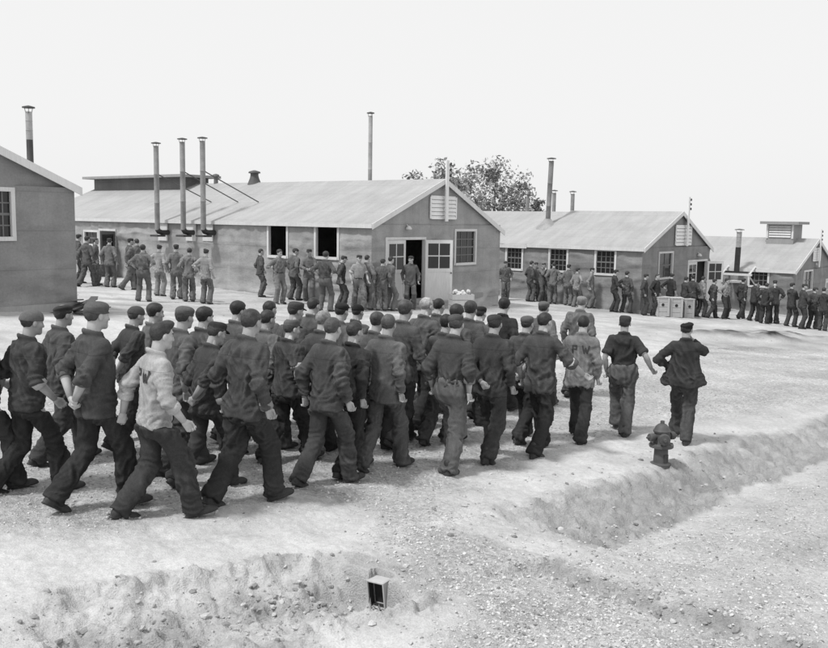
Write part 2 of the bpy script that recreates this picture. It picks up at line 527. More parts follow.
def build_person(S, h=.016, hh=.0085):
    """one figure in its own space: feet at z=0, facing +Y, 1.76 m tall"""
    rnd = random.Random(S['seed']); sd = S['seed']
    root = empty('person')
    g = S.get('girth', 1.0)
    lean = S.get('lean', .04); tw = S.get('twist', 0)
    # ---- legs
    if S.get('walk') is not None:
        fr, fl = walk(S['walk']), walk(S['walk'] + .5)
        feet = [(.085, fr[0], fr[1], fr[2]), (-.085, fl[0], fl[1], fl[2])]
    else:
        w = S.get('stance', .11); st = S.get('step', .04)
        feet = [(w, st, .09, 0), (-w, -st, .09, 0)]
    hz = .925
    for it in range(12):
        if all(math.sqrt((hz - f[2]) ** 2 + f[1] ** 2 + .01 ** 2) < .873 for f in feet): break
        hz -= .008
    drop = .925 - hz
    hips = [V3(.09, 0, hz), V3(-.09, 0, hz)]
    knees, ankles = [], []
    toe = S.get('toeout', .12)
    for i, sx in enumerate((1, -1)):
        k, a = ik(hips[i], V3(feet[i][0], feet[i][1], feet[i][2]), .445, .435, V3(sx * .15, 1, 0))
        knees.append(k); ankles.append(a)
    pel = V3(0, 0, .96 - drop)
    RT = rotm(tw, -lean, S.get('tilt', 0))
    def T(p): return (np.asarray(p, float) - V3(0, 0, .96)) @ RT.T + pel
    def Ti(p): return (p - pel) @ RT + V3(0, 0, .96)
    # ---- arms
    arms = []
    for i, sx in enumerate((1, -1)):
        wrist, hint, th, curl = ARMS[S['arms'][i]]
        if 'curl' in S: curl = S['curl']
        m = V3(sx, 1, 1)
        jit = V3(rnd.uniform(-.015, .015), rnd.uniform(-.03, .03), rnd.uniform(-.01, .02))
        sh = T(V3(.164, -.016, 1.402) * m); wr = T((V3(*wrist) + jit) * m)
        el, wr = ik(sh, wr, .292, .255, (V3(*hint) * m) @ RT.T)
        z = (wr - el); z /= np.linalg.norm(z)
        t = (V3(*th) * m) @ RT.T
        x = t - z * (t @ z); x /= np.linalg.norm(x)
        y = np.cross(z, x)          # right-hand palm normal (faces the body for thumb-forward)
        if sx < 0: y = -y
        arms.append((sh, el, wr, np.stack([x, y, z], 1) if sx > 0 else np.stack([x, y, z], 1), curl, sx))
    # ---- jacket or shirt (shape)
    tucked = S['top'] == 'shirt'
    tab = SHIRT.copy() if tucked else JACK.copy()
    tab[:, 1:3] *= g * .955
    hem = S.get('hem', .80)
    fl_ = S.get('flare', 0)
    if fl_: tab[0, 1:3] *= 1 + fl_; tab[1, 1:3] *= 1 + fl_ * .85; tab[2, 1:3] *= 1 + fl_ * .72; tab[3, 1:3] *= 1 + fl_ * .48; tab[4, 1:3] *= 1 + fl_ * .2
    sl = S.get('sleeve', 'long')
    ends = []
    for a in arms:
        sh, el, wr = a[0], a[1], a[2]
        if sl == 'long': ends.append((el + (wr - el) * .9, True))
        elif sl == 'half': ends.append((el + (wr - el) * .42, True))
        elif sl == 'rolled': ends.append((el + (wr - el) * .16, True))
        else: ends.append((sh + (el - sh) * .72, False))
    bt = .965 if tucked else hem
    def fj(p):
        q = Ti(p)
        d = table_sdf(q, tab, 2.35)
        d = smax(d, q[:, 2] - 1.505, .01)
        wob = .012 * np.sin(q[:, 0] * 14 + sd) + .008 * np.sin(q[:, 1] * 19 + sd)
        d = smax(d, bt - q[:, 2] + (0 if tucked else 1) * wob, .008)
        # collar
        ce = np.sqrt((np.sqrt((q[:, 0] / 1.0) ** 2 + ((q[:, 1] + .025) / 1.0) ** 2) - .074) ** 2 + ((q[:, 2] - 1.482 + .3 * q[:, 1]) * .62) ** 2) - .015
        d = smin(d, ce, .012)
        for i, a in enumerate(arms):
            sh, el = a[0], a[1]
            e, low_ = ends[i]
            if low_:
                dd = rcone(p, sh, el, .063 * g, .056)
                dd = smin(dd, rcone(p, el, e, .056, .056 - .01 * min(1, np.linalg.norm(e - el) / .22), True), .02)
            else:
                dd = rcone(p, sh, e, .063 * g, .066, True)
            d = smin(d, dd, .045)
        return d
    pts = np.array([a[0] for a in arms] + [a[1] for a in arms] + [e[0] for e in ends] + [T(V3(sx * .3, sy * .24, bt)) for sx in (-1, 1) for sy in (-1, 1)])
    if fl_: pts = np.concatenate([pts, [T(V3(sx * .46, sy * .38, bt)) for sx in (-1, 1) for sy in (-1, 1)]])
    lo = np.minimum(pts.min(0) - .1, V3(-.26, -.2, 9)); hi = np.maximum(pts.max(0) + .1, V3(.26, .2, 0))
    hi[2] = T(V3(0, 0, 1.56))[2] + .04; lo[2] = T(V3(0, 0, bt))[2] - .06
    # ---- trousers
    tr_top = 1.035 if tucked else S.get('hem', .80) + .1
    hemz = [a + (a - k) / np.linalg.norm(a - k) * -.012 for a, k in zip(ankles, knees)]
    wide = S.get('legs', 1.0)
    def ftr(p):
        q = p - V3(0, 0, -drop)
        d = smax(table_sdf(q * V3(1 / g, 1 / g, 1), PELV, 2.3), q[:, 2] - tr_top, .006)
        d = smax(d, .76 - q[:, 2], .05)
        L = []
        for i in range(2):
            a, k, hp = ankles[i], knees[i], hips[i]
            dd = rcone(p, hp, k, .098 * g * wide, .078 * wide)
            sh = (a - k) / np.linalg.norm(a - k)
            dd = smin(dd, rcone(p, k, a + sh * .035, .078 * wide, .086 * wide, True), .025)
            L.append(dd)
        return smin(d, smin(L[0], L[1], .012), .06)
    ys = [f[1] for f in feet] + [k[1] for k in knees]
    v, f = surfnet(ftr, (-.34, min(ys) - .22, -.03), (.34, max(ys) + .22, tr_top - drop + .03), h)
    N = vnormals(v, f)
    low = np.zeros(len(v))
    for i in range(2):
        low = np.maximum(low, np.exp(-((np.linalg.norm(v - ankles[i], axis=1)) / .16) ** 2))
        low = np.maximum(low, .75 * np.exp(-((np.linalg.norm(v - knees[i], axis=1)) / .15) ** 2))
    ca, sa = math.cos(sd * 1.7), math.sin(sd * 1.7)
    r2 = np.stack([v[:, 0] * ca + v[:, 1] * sa, v[:, 1] * ca - v[:, 0] * sa, v[:, 2]], 1)
    wp_ = .10 * np.stack([pnoise(v * 6, sd + 40), pnoise(v * 6, sd + 41), pnoise(v * 6, sd + 42)], 1)
    dg = np.stack([r2[:, 0] + .3 * r2[:, 2], r2[:, 1] - .35 * r2[:, 2], r2[:, 2] + .25 * r2[:, 0]], 1) + wp_
    n1 = ridge(dg * V3(8, 8, 2.4), sd); n3 = ridge(dg * V3(15, 15, 4.5), sd + 7)
    n2 = ridge((r2 + wp_) * V3(6, 6, 15), sd + 3)
    amp = .25 + 1.5 * sstep(.38, .68, fbm(v * 3.2, sd + 60, 2))
    v = v + N * (.02 * amp * (n1 ** 2 - .3) + .026 * low * (n2 ** 2 - .3) + .013 * amp * (n3 ** 2 - .25))[:, None]
    if not tucked:
        w_ = sstep(bt - .015, bt + .02, Ti(v)[:, 2])
        v = v - N * (w_ * np.maximum(fj(v) + .022, 0))[:, None]
    link('trousers', mesh_np('trousers', v, f, M_CLOTH), root, S['tcol'])
    # ---- jacket or shirt (mesh)
    v, f = surfnet(fj, lo, hi, h)
    N = vnormals(v, f)
    q = Ti(v)
    fold = np.zeros(len(v))
    for i, a in enumerate(arms):
        fold = np.maximum(fold, np.exp(-((np.linalg.norm(v - a[1], axis=1)) / .11) ** 2))
        ap = T(V3(.16 * a[5], 0, 1.27)); fold = np.maximum(fold, .7 * np.exp(-((np.linalg.norm(v - ap, axis=1)) / .12) ** 2))
    fold = np.maximum(fold, .55 * np.exp(-((q[:, 2] - (1.0 if tucked else .95)) / .1) ** 2))
    ca, sa = math.cos(sd * 2.3), math.sin(sd * 2.3)
    r2 = np.stack([q[:, 0] * ca + q[:, 1] * sa, q[:, 1] * ca - q[:, 0] * sa, q[:, 2]], 1)
    wp_ = .10 * np.stack([pnoise(q * 5, sd + 50), pnoise(q * 5, sd + 51), pnoise(q * 5, sd + 52)], 1)
    dg = np.stack([r2[:, 0] + .35 * r2[:, 2], r2[:, 1] - .3 * r2[:, 2], r2[:, 2] + .3 * np.abs(q[:, 0])], 1) + wp_
    n1 = ridge(dg * V3(8, 7, 2.2), sd + 11); n3 = ridge(dg * V3(15, 13, 4.2), sd + 17)
    n2 = ridge(np.stack([r2[:, 0] * 6 + r2[:, 2] * 5, r2[:, 1] * 6, r2[:, 2] * 14 - np.abs(q[:, 0]) * 8], 1) + wp_ * 6, sd + 13)
    sm = sstep(1.49, 1.41, q[:, 2])
    amp = S.get('crease', 1) * (.2 + 1.5 * sstep(.38, .68, fbm(q * 3.0, sd + 61, 2)))
    v = v + N * (sm * (.021 * amp * (n1 ** 2 - .3) + .036 * fold * (n2 ** 2 - .3) + .013 * amp * (n3 ** 2 - .25)))[:, None]
    jm = mesh_np('jacket', v, f, M_JACKET)
    jo = link('shirt' if (tucked or S['top'] == 'overshirt') else 'jacket', jm, root, S['jcol'])
    if S.get('pw'):
        bvh = BVHTree.FromPolygons([tuple(x) for x in v], [tuple(int(i) for i in x) for x in f])
        lv, lf = [], []
        def stroke(a, b2, wd):
            a, b2 = np.array(a, float), np.array(b2, float)
            n = max(2, int(np.linalg.norm(b2 - a) / .012)); dr = (b2 - a) / np.linalg.norm(b2 - a); pn = np.array([-dr[1], dr[0]]) * wd / 2
            base = len(lv)
            for i in range(n + 1):
                for s_ in (-1, 0, 1):
                    c = a + (b2 - a) * i / n + pn * s_
                    o = Vector(T(V3(c[0], -.6, c[1]))); dd = Vector(V3(0, 1, 0) @ RT.T)
                    hit = bvh.ray_cast(o, dd)[0]
                    lv.append(tuple(hit - dd * .006) if hit is not None else tuple(o + dd * .46))
            for i in range(n):
                for k in range(2):
                    b0 = base + i * 3 + k
                    lf.append((b0, b0 + 1, b0 + 4, b0 + 3))
        def letter(): 
            nonlocal lv, lf
            link('lettering', mesh_np('lettering', np.array(lv), np.array(lf), M_DARK), jo, .045); lv, lf = [], []
        zt, zb = 1.345, 1.235
        x0 = -.1
        stroke((x0, zb), (x0, zt), .022); stroke((x0, zt - .01), (x0 + .05, zt - .01), .02); stroke((x0 + .052, zt), (x0 + .052, zt - .06), .02); stroke((x0, zt - .055), (x0 + .052, zt - .055), .02)
        letter()
        x1 = .035
        for a, b2 in (((x1, zt), (x1 + .025, zb)), ((x1 + .025, zb), (x1 + .045, zt - .03)), ((x1 + .045, zt - .03), (x1 + .065, zb)), ((x1 + .065, zb), (x1 + .09, zt))): stroke(a, b2, .02)
        letter()
    # ---- cuffs
    if sl in ('rolled', 'half', 'short') or S.get('cuff'):
        for i, a in enumerate(arms):
            sh, el, wr = a[0], a[1], a[2]
            e, low_ = ends[i]
            ax = (wr - el) if low_ else (el - sh)
            ax /= np.linalg.norm(ax)
            r = .057 - .01 * min(1, np.linalg.norm(e - el) / .22) if low_ else .067
            w_ = .055
            rr = [r * .8, r + .009, r + .012, r + .011, r + .007, r * .75]
            pp = [e - ax * .03, e - ax * .034, e - ax * .01, e + ax * (w_ - .035), e + ax * (w_ - .028), e + ax * (w_ - .03)]
            vv, ff = loft([tuple(x) for x in pp], rr, 18)
            nn = noise(vv * 26, sd + i) - .5
            cc = np.mean(vv, 0); vv = vv + (vv - cc) * (nn * .22)[:, None]
            link('rolled_cuff', mesh_np('rolled_cuff', vv, ff, M_CLOTH), root, S.get('ccol', S['jcol'] * 1.3))
    if tucked:
        zz = 1.015 - drop
        ring = []
        mb = MB(); seg = 28
        prof = [(.0, -.02), (.008, -.018), (.008, .018), (.0, .02)]
        vs, fs = [], []
        for k in range(seg):
            an = 2 * PI * k / seg
            for o, dz in prof:
                vs.append(((.166 * g + o) * math.copysign(abs(math.cos(an)) ** .87, math.cos(an)), (.121 * g + o) * math.copysign(abs(math.sin(an)) ** .87, math.sin(an)) - .004, zz + dz))
        for k in range(seg):
            for j in range(3):
                b0, b1 = k * 4 + j, ((k + 1) % seg) * 4 + j
                fs.append((b0, b1, b1 + 1, b0 + 1))
        link('belt', mesh_np('belt', np.array(vs), np.array(fs), M_LEATHER), root, .03)
    # ---- body: one mesh of head, neck, trunk, arms, hands and legs
    hv, hf, hm = cached(('head', hh), lambda: head_piece(hh))
    RH = RT @ rotm(S.get('hyaw', 0), S.get('hpitch', -.03), S.get('hroll', 0))
    hc = T(V3(0, .016 + lean * .1, 1.628))
    hs = V3(1, 1, 1) * S.get('hscale', .975)
    vs = [mat_apply(hv * hs, RH, hc)]; fs = [hf]; ms = [hm]; nn = len(hv)
    def addp(v_, f_):
        nonlocal nn
        vs.append(v_); fs.append(f_ + nn); ms.append(np.zeros(len(f_), int)); nn += len(v_)
    addp(*loft([tuple(T(V3(0, y, z))) for y, z in ((0, .9), (0, 1.05), (-.005, 1.25), (-.015, 1.38), (-.02, 1.45), (-.025, 1.5), (-.02, 1.56))], [.125, .115, .125, .12, .085, .06, .05], 16, flat=.62))
    for i, (sh, el, wr, fr, curl, sx) in enumerate(arms):
        addp(*loft([tuple(sh), tuple(sh * .5 + el * .5), tuple(el), tuple(el * .75 + wr * .25), tuple(el * .4 + wr * .6), tuple(wr)], [.046, .044, .041, .044, .036, .027], 14))
        cq = round(curl * 5) / 5
        v_, f_ = cached(('hand', cq, hh), lambda: hand_piece(cq, .0055 if hh < .01 else .008))
        # the canonical hand is a right hand (thumb +x, palm +y, fingers +z is left-handed): mirror through its frame
        M = fr
        f2 = f_ if np.linalg.det(M) > 0 else f_[:, ::-1]
        addp(v_ * .93 @ M.T + wr, f2)
        addp(*loft([tuple(hips[i]), tuple(knees[i]), tuple(ankles[i])], [.07, .05, .035], 10))
    link('body', mesh_np('body', np.concatenate(vs), np.concatenate(fs), [M_SKIN, M_BROW], np.concatenate(ms)), root, S.get('skin', .38))
    # ---- hair, cap, shoes
    hk = 'under' if S.get('cap') else S.get('hair', 'short')
    v_, f_ = cached(('hair', hk, hh), lambda: hair_piece(hk, hh))
    link('hair', mesh_np('hair', mat_apply(v_ * hs, RH, hc), f_, M_HAIR), root, S.get('hcol', .035))
    if S.get('cap'):
        ck = S['cap']
        v_, f_ = cached(('cap', ck, hh), lambda: cap_piece(ck, hh))
        RC = RH @ rotm(rnd.uniform(-.1, .1), S.get('captilt', .06) + rnd.uniform(-.05, .05), rnd.uniform(-.12, .12))
        link('cap', mesh_np('cap', mat_apply(v_ * V3(.93, .92, .88), RC, hc), f_, M_CLOTH), root, S.get('capcol', .05))
    sv, sf = cached(('shoe', h), lambda: shoe_piece(.012 if h < .02 else .018))
    for i, sx in enumerate((1, -1)):
        RS = rotm(-sx * toe, feet[i][3])
        link('shoe', mesh_np('shoe', mat_apply(sv, RS, ankles[i]), sf, M_LEATHER), root, S.get('shcol', .035))
    return root

m, nt, b = newmat('brow_and_lip')
b.inputs['Base Color'].default_value = (.09, .09, .09, 1); b.inputs['Roughness'].default_value = .6
M_BROW = m
# ------------------------------------------------------------------ terrain
CTRL = [(140, 518, 7.8), (20, 492, 8.3), (60, 462, 9.3), (447, 470, 10.2), (615, 435, 13.2), (675, 445, 12.9), (300, 488, 9.2), (515, 445, 12.0),
        (205, 303, 27.8), (140, 305, 26.5), (95, 286, 31.5), (120, 284, 36), (372, 305, 29), (503, 305, 35), (300, 304, 28.7), (410, 306, 29),
        (643, 311, 36.5), (570, 309, 39), (527, 306, 40.5), (625, 313, 36), (662, 317, 36), (712, 314, 37), (755, 318, 38), (820, 332, 38), (797, 324, 42.5),
        (77, 303, 20.7), (5, 304, 18.5), (660, 472, 11.2), (377, 600, 6.6), (500, 600, 6.7), (800, 600, 7.1), (60, 640, 5.9), (800, 380, 19), (450, 360, 17.5), (100, 360, 15.5)]
_cp = np.array([wp(*c) for c in CTRL])
_A = np.column_stack([_cp[:, 0], _cp[:, 1], np.ones(len(_cp))])
_w = 1 / (2 + _cp[:, 1])
_pl, *_r = np.linalg.lstsq(_A * _w[:, None], _cp[:, 2] * _w, rcond=None)
_res = _cp[:, 2] - _A @ _pl

def base_z(x, y):
    x = np.atleast_1d(np.asarray(x, float)); y = np.atleast_1d(np.asarray(y, float))
    xs = 30 * np.tanh(x / 30); ys = np.where(y > 0, 70 * np.tanh(y / 70), y * .3)
    z = _pl[0] * xs + _pl[1] * ys + _pl[2]
    z = z - .075 * np.maximum(np.hypot(x, y) - 52, 0)      # the site drops away beyond the huts
    num = np.zeros_like(z); den = np.full_like(z, .1)
    for c, r in zip(_cp, _res):
        L = .16 * c[1] + .6
        k = np.exp(-((x - c[0]) ** 2 + (y - c[1]) ** 2) / (2 * L * L))
        num += k * r; den += k
    return z + num / den

def gp(px, py):
    "photo pixel -> point on the undisturbed ground"
    lo, hi = 2.0, 90.0
    for it in range(40):
        mid = (lo + hi) / 2
        p = wp(px, py, mid)
        if p.z > base_z(p.x, p.y)[0]: lo = mid
        else: hi = mid
    return wp(px, py, lo)

def gxy(pts): return np.array([gp(*p)[:2] for p in pts])

def polydist(P, L):
    "distance, signed (positive to the right of travel), and parameter along a polyline"
    best = np.full(len(P), 1e9); sg = np.zeros(len(P)); par = np.zeros(len(P)); acc = 0
    for a, b2 in zip(L[:-1], L[1:]):
        ab = b2 - a; l = np.linalg.norm(ab)
        t = np.clip(((P - a) @ ab) / (l * l), 0, 1)
        q = P - a - t[:, None] * ab
        d = np.linalg.norm(q, axis=1)
        cr = ab[0] * (P[:, 1] - a[1]) - ab[1] * (P[:, 0] - a[0])
        m = d < best
        best = np.where(m, d, best); sg = np.where(m, -np.sign(cr), sg); par = np.where(m, acc + t * l, par)
        acc += l
    return best, sg, par / acc

BANK = gxy([(462, 522), (500, 502), (560, 487), (620, 474), (680, 455), (740, 436), (828, 414), (900, 396), (1000, 375)])
BTM = gxy([(478, 543), (530, 545), (600, 520), (660, 495), (740, 465), (828, 440), (900, 420), (1000, 398)])
EDGE = gxy([(552, 556), (600, 580), (650, 594), (700, 607), (760, 625), (815, 646), (870, 668)])
TRENCH = gxy([(20, 642), (150, 624), (250, 606), (310, 594), (336, 592)])
HUMP = gp(425, 625)
BOX = gp(377, 580); BOXA = -.62
BN = np.array([math.sin(BOXA), -math.cos(BOXA)]); BT = np.array([math.cos(BOXA), math.sin(BOXA)])
MOUND = [(gp(742, 339), 2.3, .8, .40), (gp(785, 336), 1.7, .55, .22)]
PADS = gxy([(-10, 520), (200, 512), (420, 500), (500, 478)])

def detail(x, y):
    "ditches, banks and lumps cut into the ground: (height change, bank, trench, mound masks)"
    P = np.column_stack([x, y])
    z = np.zeros(len(P)); mb_ = np.zeros(len(P)); mt = np.zeros(len(P)); mm = np.zeros(len(P))
    nr = y < 45
    Pn = P[nr]
    p3 = np.column_stack([Pn, np.zeros(len(Pn))])
    n1 = fbm(p3 * 1.3, 3, 3) - .5; n2 = fbm(p3 * 6, 5, 3) - .5
    d, s, t = polydist(Pn, BANK); sd = d * s + n1 * .35 + n2 * .1
    d2, s2, t2 = polydist(Pn, BTM); sd2 = d2 * s2 + n1 * .35 + n2 * .08
    fr = sd / np.maximum(sd - sd2, .05)
    fr = np.where(sd <= 0, 0, np.where(sd2 >= 0, 1, np.clip(fr, 0, 1)))
    end = sstep(.0, .05, t) * sstep(1.0, .9, t)
    D = .2
    drop = -D * (fr * fr * (3 - 2 * fr)) ** .8
    up_ = .11 * sstep(.15, 1.5, np.where(fr >= 1, sd2, 0))
    # crumbled edge of the raised plain in front of it
    d3, s3, t3 = polydist(Pn, EDGE); sd3 = d3 * s3 + n2 * .1 + n1 * .2
    e3 = sstep(0, .03, t3)
    low = -.11 * sstep(.0, .10, sd3) * sstep(1.3, .15, sd3) * e3
    zz = (drop + up_) * end + low
    left = sstep(.06, 0, t) * (d < .8)
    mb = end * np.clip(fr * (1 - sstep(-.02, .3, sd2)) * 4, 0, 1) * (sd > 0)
    zz += mb * (n2 * .15 + .07 * pnoise(p3 * 5 + n1[:, None], 61) + .05 * (fbm(p3 * 17, 62, 3) - .5) * 2)
    edge_m = e3 * np.exp(-((sd3 - .05) / .09) ** 2)
    zz += edge_m * n2 * .12
    # trench with clods, ending at the wooden culvert
    d4, s4, t4 = polydist(Pn, TRENCH); rr = d4 + n2 * .2 + n1 * .25
    prof = sstep(.72, .0, rr) * (1 - .9 * sstep(.985, 1.0, t4) * 0)
    tr = prof * sstep(-.02, .12, t4)
    lip = np.exp(-((rr - .62) / .14) ** 2) * sstep(0, .15, t4)
    zz += -.10 * tr + lip * .03
    rough = np.clip(tr + lip, 0, 1)
    clod = np.maximum(fbm(p3 * 7, 21, 2) - .54, 0) * 2
    zz += rough * (n2 * .10 + np.minimum(clod, .3) * .10 + (fbm(p3 * 14, 23, 3) - .5) * .13)
    hx = np.exp(-(((Pn[:, 0] - HUMP[0]) / .55) ** 2 + ((Pn[:, 1] - HUMP[1]) / .5) ** 2))
    zz += .10 * hx
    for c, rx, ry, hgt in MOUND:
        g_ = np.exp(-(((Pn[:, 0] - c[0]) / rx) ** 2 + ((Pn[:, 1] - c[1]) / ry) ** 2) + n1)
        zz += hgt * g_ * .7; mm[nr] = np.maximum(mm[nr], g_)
    zz += n1 * .05 + n2 * .03 - .02 * np.maximum(fbm(p3 * 3.6, 95, 2) - .58, 0) * 4 + (fbm(p3 * 24, 31, 2) - .5) * .012 * (1 - .5 * hx)
    # the hole in front of the drain box, and the earth packed over it
    rel = Pn - np.array([BOX[0], BOX[1]]); bv = rel @ BN; bt_ = np.abs(rel @ BT)
    inn = (bt_ < .09) & (bv < .0) & (bv > -.115)
    k_ = sstep(.04, -.04, bv) * sstep(.75, .15, bt_) * sstep(-1.3, -.6, bv)
    zz = zz * (1 - k_) + k_ * (.035 + n2 * .05)
    pit = sstep(-.025, .02, bv) * sstep(.7, .25, bv + n2 * .3) * sstep(.40, .13, bt_ + n2 * .2 - .25 * bv)
    zz = zz * (1 - pit) + pit * (-.235 + n2 * .05); tr = np.maximum(tr, pit); zz = np.where(inn, -.27, zz)
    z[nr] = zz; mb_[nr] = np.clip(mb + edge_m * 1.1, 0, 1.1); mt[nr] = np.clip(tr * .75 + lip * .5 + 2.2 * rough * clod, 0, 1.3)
    return z, mb_, mt, mm

def ground_z(x, y):
    x = np.atleast_1d(np.asarray(x, float)); y = np.atleast_1d(np.asarray(y, float))
    return base_z(x, y) + detail(x, y)[0]

def in_poly(P, poly):
    x, y = P[:, 0], P[:, 1]; c = np.zeros(len(P), bool)
    for (x1, y1), (x2, y2) in zip(poly, np.roll(poly, -1, axis=0)):
        c ^= ((y1 > y) != (y2 > y)) & (x < (x2 - x1) * (y - y1) / (y2 - y1 + 1e-12) + x1)
    return c

GRAV_ROAD = gxy([(-60, 400), (200, 405), (500, 385), (700, 345), (828, 350), (1000, 380), (828, 400), (620, 430), (440, 478), (415, 500), (380, 505), (300, 500), (210, 508), (120, 524), (-60, 520)])
GRAV_FRONT = gxy([(410, 505), (470, 500), (465, 522), (490, 550), (550, 560), (600, 585), (660, 602), (760, 632), (830, 662), (600, 700), (480, 700), (455, 620), (400, 570), (360, 545), (375, 512)])
GRAV_PLAIN = gxy([(560, 556), (640, 524), (700, 500), (828, 455), (1000, 420), (1100, 700), (860, 660), (760, 622), (650, 590)])

def make_ground():
    fa = np.linspace(-41, 41, 700); ba = np.linspace(41, 319, 60)[1:-1]
    ang = np.radians(np.concatenate([fa, ba]))
    rad = np.concatenate([np.linspace(1.5, 4.6, 14)[:-1], 4.6 * (46 / 4.6) ** np.linspace(0, 1, 560), 46 * (4000 / 46) ** np.linspace(0, 1, 46)[1:]])
    nA, nR = len(ang), len(rad)
    X = (rad[:, None] * np.sin(ang)[None]).ravel(); Y = (rad[:, None] * np.cos(ang)[None]).ravel()
    dz, mb, mt, mm = detail(X, Y)
    Z = base_z(X, Y) + dz
    i, j = np.meshgrid(np.arange(nR - 1), np.arange(nA), indexing='ij')
    j2 = (j + 1) % nA
    q = np.stack([i * nA + j, (i + 1) * nA + j, (i + 1) * nA + j2, i * nA + j2], -1).reshape(-1, 4)[:, ::-1]
    v = np.column_stack([X, Y, Z])
    cz = base_z([0], [0])[0]
    v = np.concatenate([v, [[0, 0, cz]]])
    tri = np.array([[len(v) - 1, k, (k + 1) % nA] for k in range(nA)])[:, ::-1]
    P = v[:, :2]
    p3 = np.column_stack([P, np.zeros(len(P))])
    n1 = fbm(p3 * .5, 41, 3)
    gr = np.zeros(len(P)); 
    rj = np.random.RandomState(2)
    wob = np.column_stack([fbm(p3 * 1.5, 51, 4) - .5, fbm(p3 * 1.5, 57, 4) - .5]) * 1.1
    for k in range(7):
        o_ = wob + rj.normal(0, .16, 2)
        for poly, am in ((GRAV_ROAD, 1), (GRAV_FRONT, 1), (GRAV_PLAIN, .6)): gr = gr + in_poly(P + o_, poly) * (am / 7)
    gr = np.clip(gr, 0, 1)
    mbk = np.append(mb, 0); mtt = np.append(mt, 0); mmm = np.append(mm, 0)
    far = sstep(16, 30, P[:, 1])
    n5 = fbm(p3 * V3(.35, 1.1, 1), 77, 4)
    al = P @ V3(.79, .61, 0)[:2]; ac = P @ V3(-.61, .79, 0)[:2]
    n6 = fbm(np.column_stack([al * .22, ac * 1.6, al * 0]), 83, 4); n7 = fbm(p3 * 2.2, 85, 4)
    val = .485 - .04 * gr - .07 * far + (n1 - .5) * .13 + (n6 - .5) * .16 + (n7 - .5) * .12 + (n5 - .5) * .22 * sstep(11, 20, P[:, 1])
    val = np.where(P[:, 1] > 55, .2, val)
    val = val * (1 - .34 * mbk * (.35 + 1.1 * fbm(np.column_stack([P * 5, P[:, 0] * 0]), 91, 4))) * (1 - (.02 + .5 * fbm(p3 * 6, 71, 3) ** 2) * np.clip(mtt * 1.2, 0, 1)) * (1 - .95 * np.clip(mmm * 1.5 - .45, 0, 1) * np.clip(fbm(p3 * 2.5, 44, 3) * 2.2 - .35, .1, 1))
    ru = np.clip(gr + .8 * mbk + .9 * mtt + .35, 0, 1)
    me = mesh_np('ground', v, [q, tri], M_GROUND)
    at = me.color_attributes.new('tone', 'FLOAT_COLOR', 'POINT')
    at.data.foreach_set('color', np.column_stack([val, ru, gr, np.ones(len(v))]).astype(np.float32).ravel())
    o = link('ground', me); tag(o, kind='structure')
    return o

m, nt, b = newmat('dry_clay_and_gravel')
vc = nd(nt, 'ShaderNodeVertexColor', layer_name='tone'); sp = nd(nt, 'ShaderNodeSeparateColor'); nt.links.new(vc.outputs[0], sp.inputs[0])
a1, f1 = noise_val(nt, 1.7, .9, 1.1); a2, f2 = noise_val(nt, 16, .84, 1.15, detail=5, rough=.7)
vo = nd(nt, 'ShaderNodeTexVoronoi', Scale=34.0); tc = nd(nt, 'ShaderNodeTexCoord'); nt.links.new(tc.outputs['Object'], vo.inputs['Vector'])
mr = nd(nt, 'ShaderNodeMapRange'); mr.inputs['To Min'].default_value = .74; mr.inputs['To Max'].default_value = 1.2
s2 = nd(nt, 'ShaderNodeSeparateColor'); nt.links.new(vo.outputs['Color'], s2.inputs[0]); nt.links.new(s2.outputs[0], mr.inputs['Value'])
mx = nd(nt, 'ShaderNodeMix'); nt.links.new(sp.outputs[2], mx.inputs[0]); mx.inputs[2].default_value = 1.0; nt.links.new(mr.outputs[0], mx.inputs[3])
a3, f3 = noise_val(nt, 70, .86, 1.12, detail=3)
grey_to(nt, mul(nt, mul(nt, mul(nt, mul(nt, sp.outputs[0], a1), a2), mx.outputs[0]), a3), b)
b.inputs['Roughness'].default_value = .95; b.inputs['Specular IOR Level'].default_value = .15
hs = nd(nt, 'ShaderNodeMath', operation='ADD'); nt.links.new(f2, hs.inputs[0]); nt.links.new(f3, hs.inputs[1])
hv = mul(nt, hs.outputs[0], sp.outputs[1]); bump(nt, b, hv, .7, .03)
M_GROUND = m
m, nt, b = newmat('stone')
vc = nd(nt, 'ShaderNodeVertexColor', layer_name='tone'); sp = nd(nt, 'ShaderNodeSeparateColor'); nt.links.new(vc.outputs[0], sp.inputs[0])
a1, f1 = noise_val(nt, 60, .8, 1.2); grey_to(nt, mul(nt, sp.outputs[0], a1), b); b.inputs['Roughness'].default_value = .95; b.inputs['Specular IOR Level'].default_value = .15
M_STONE = m

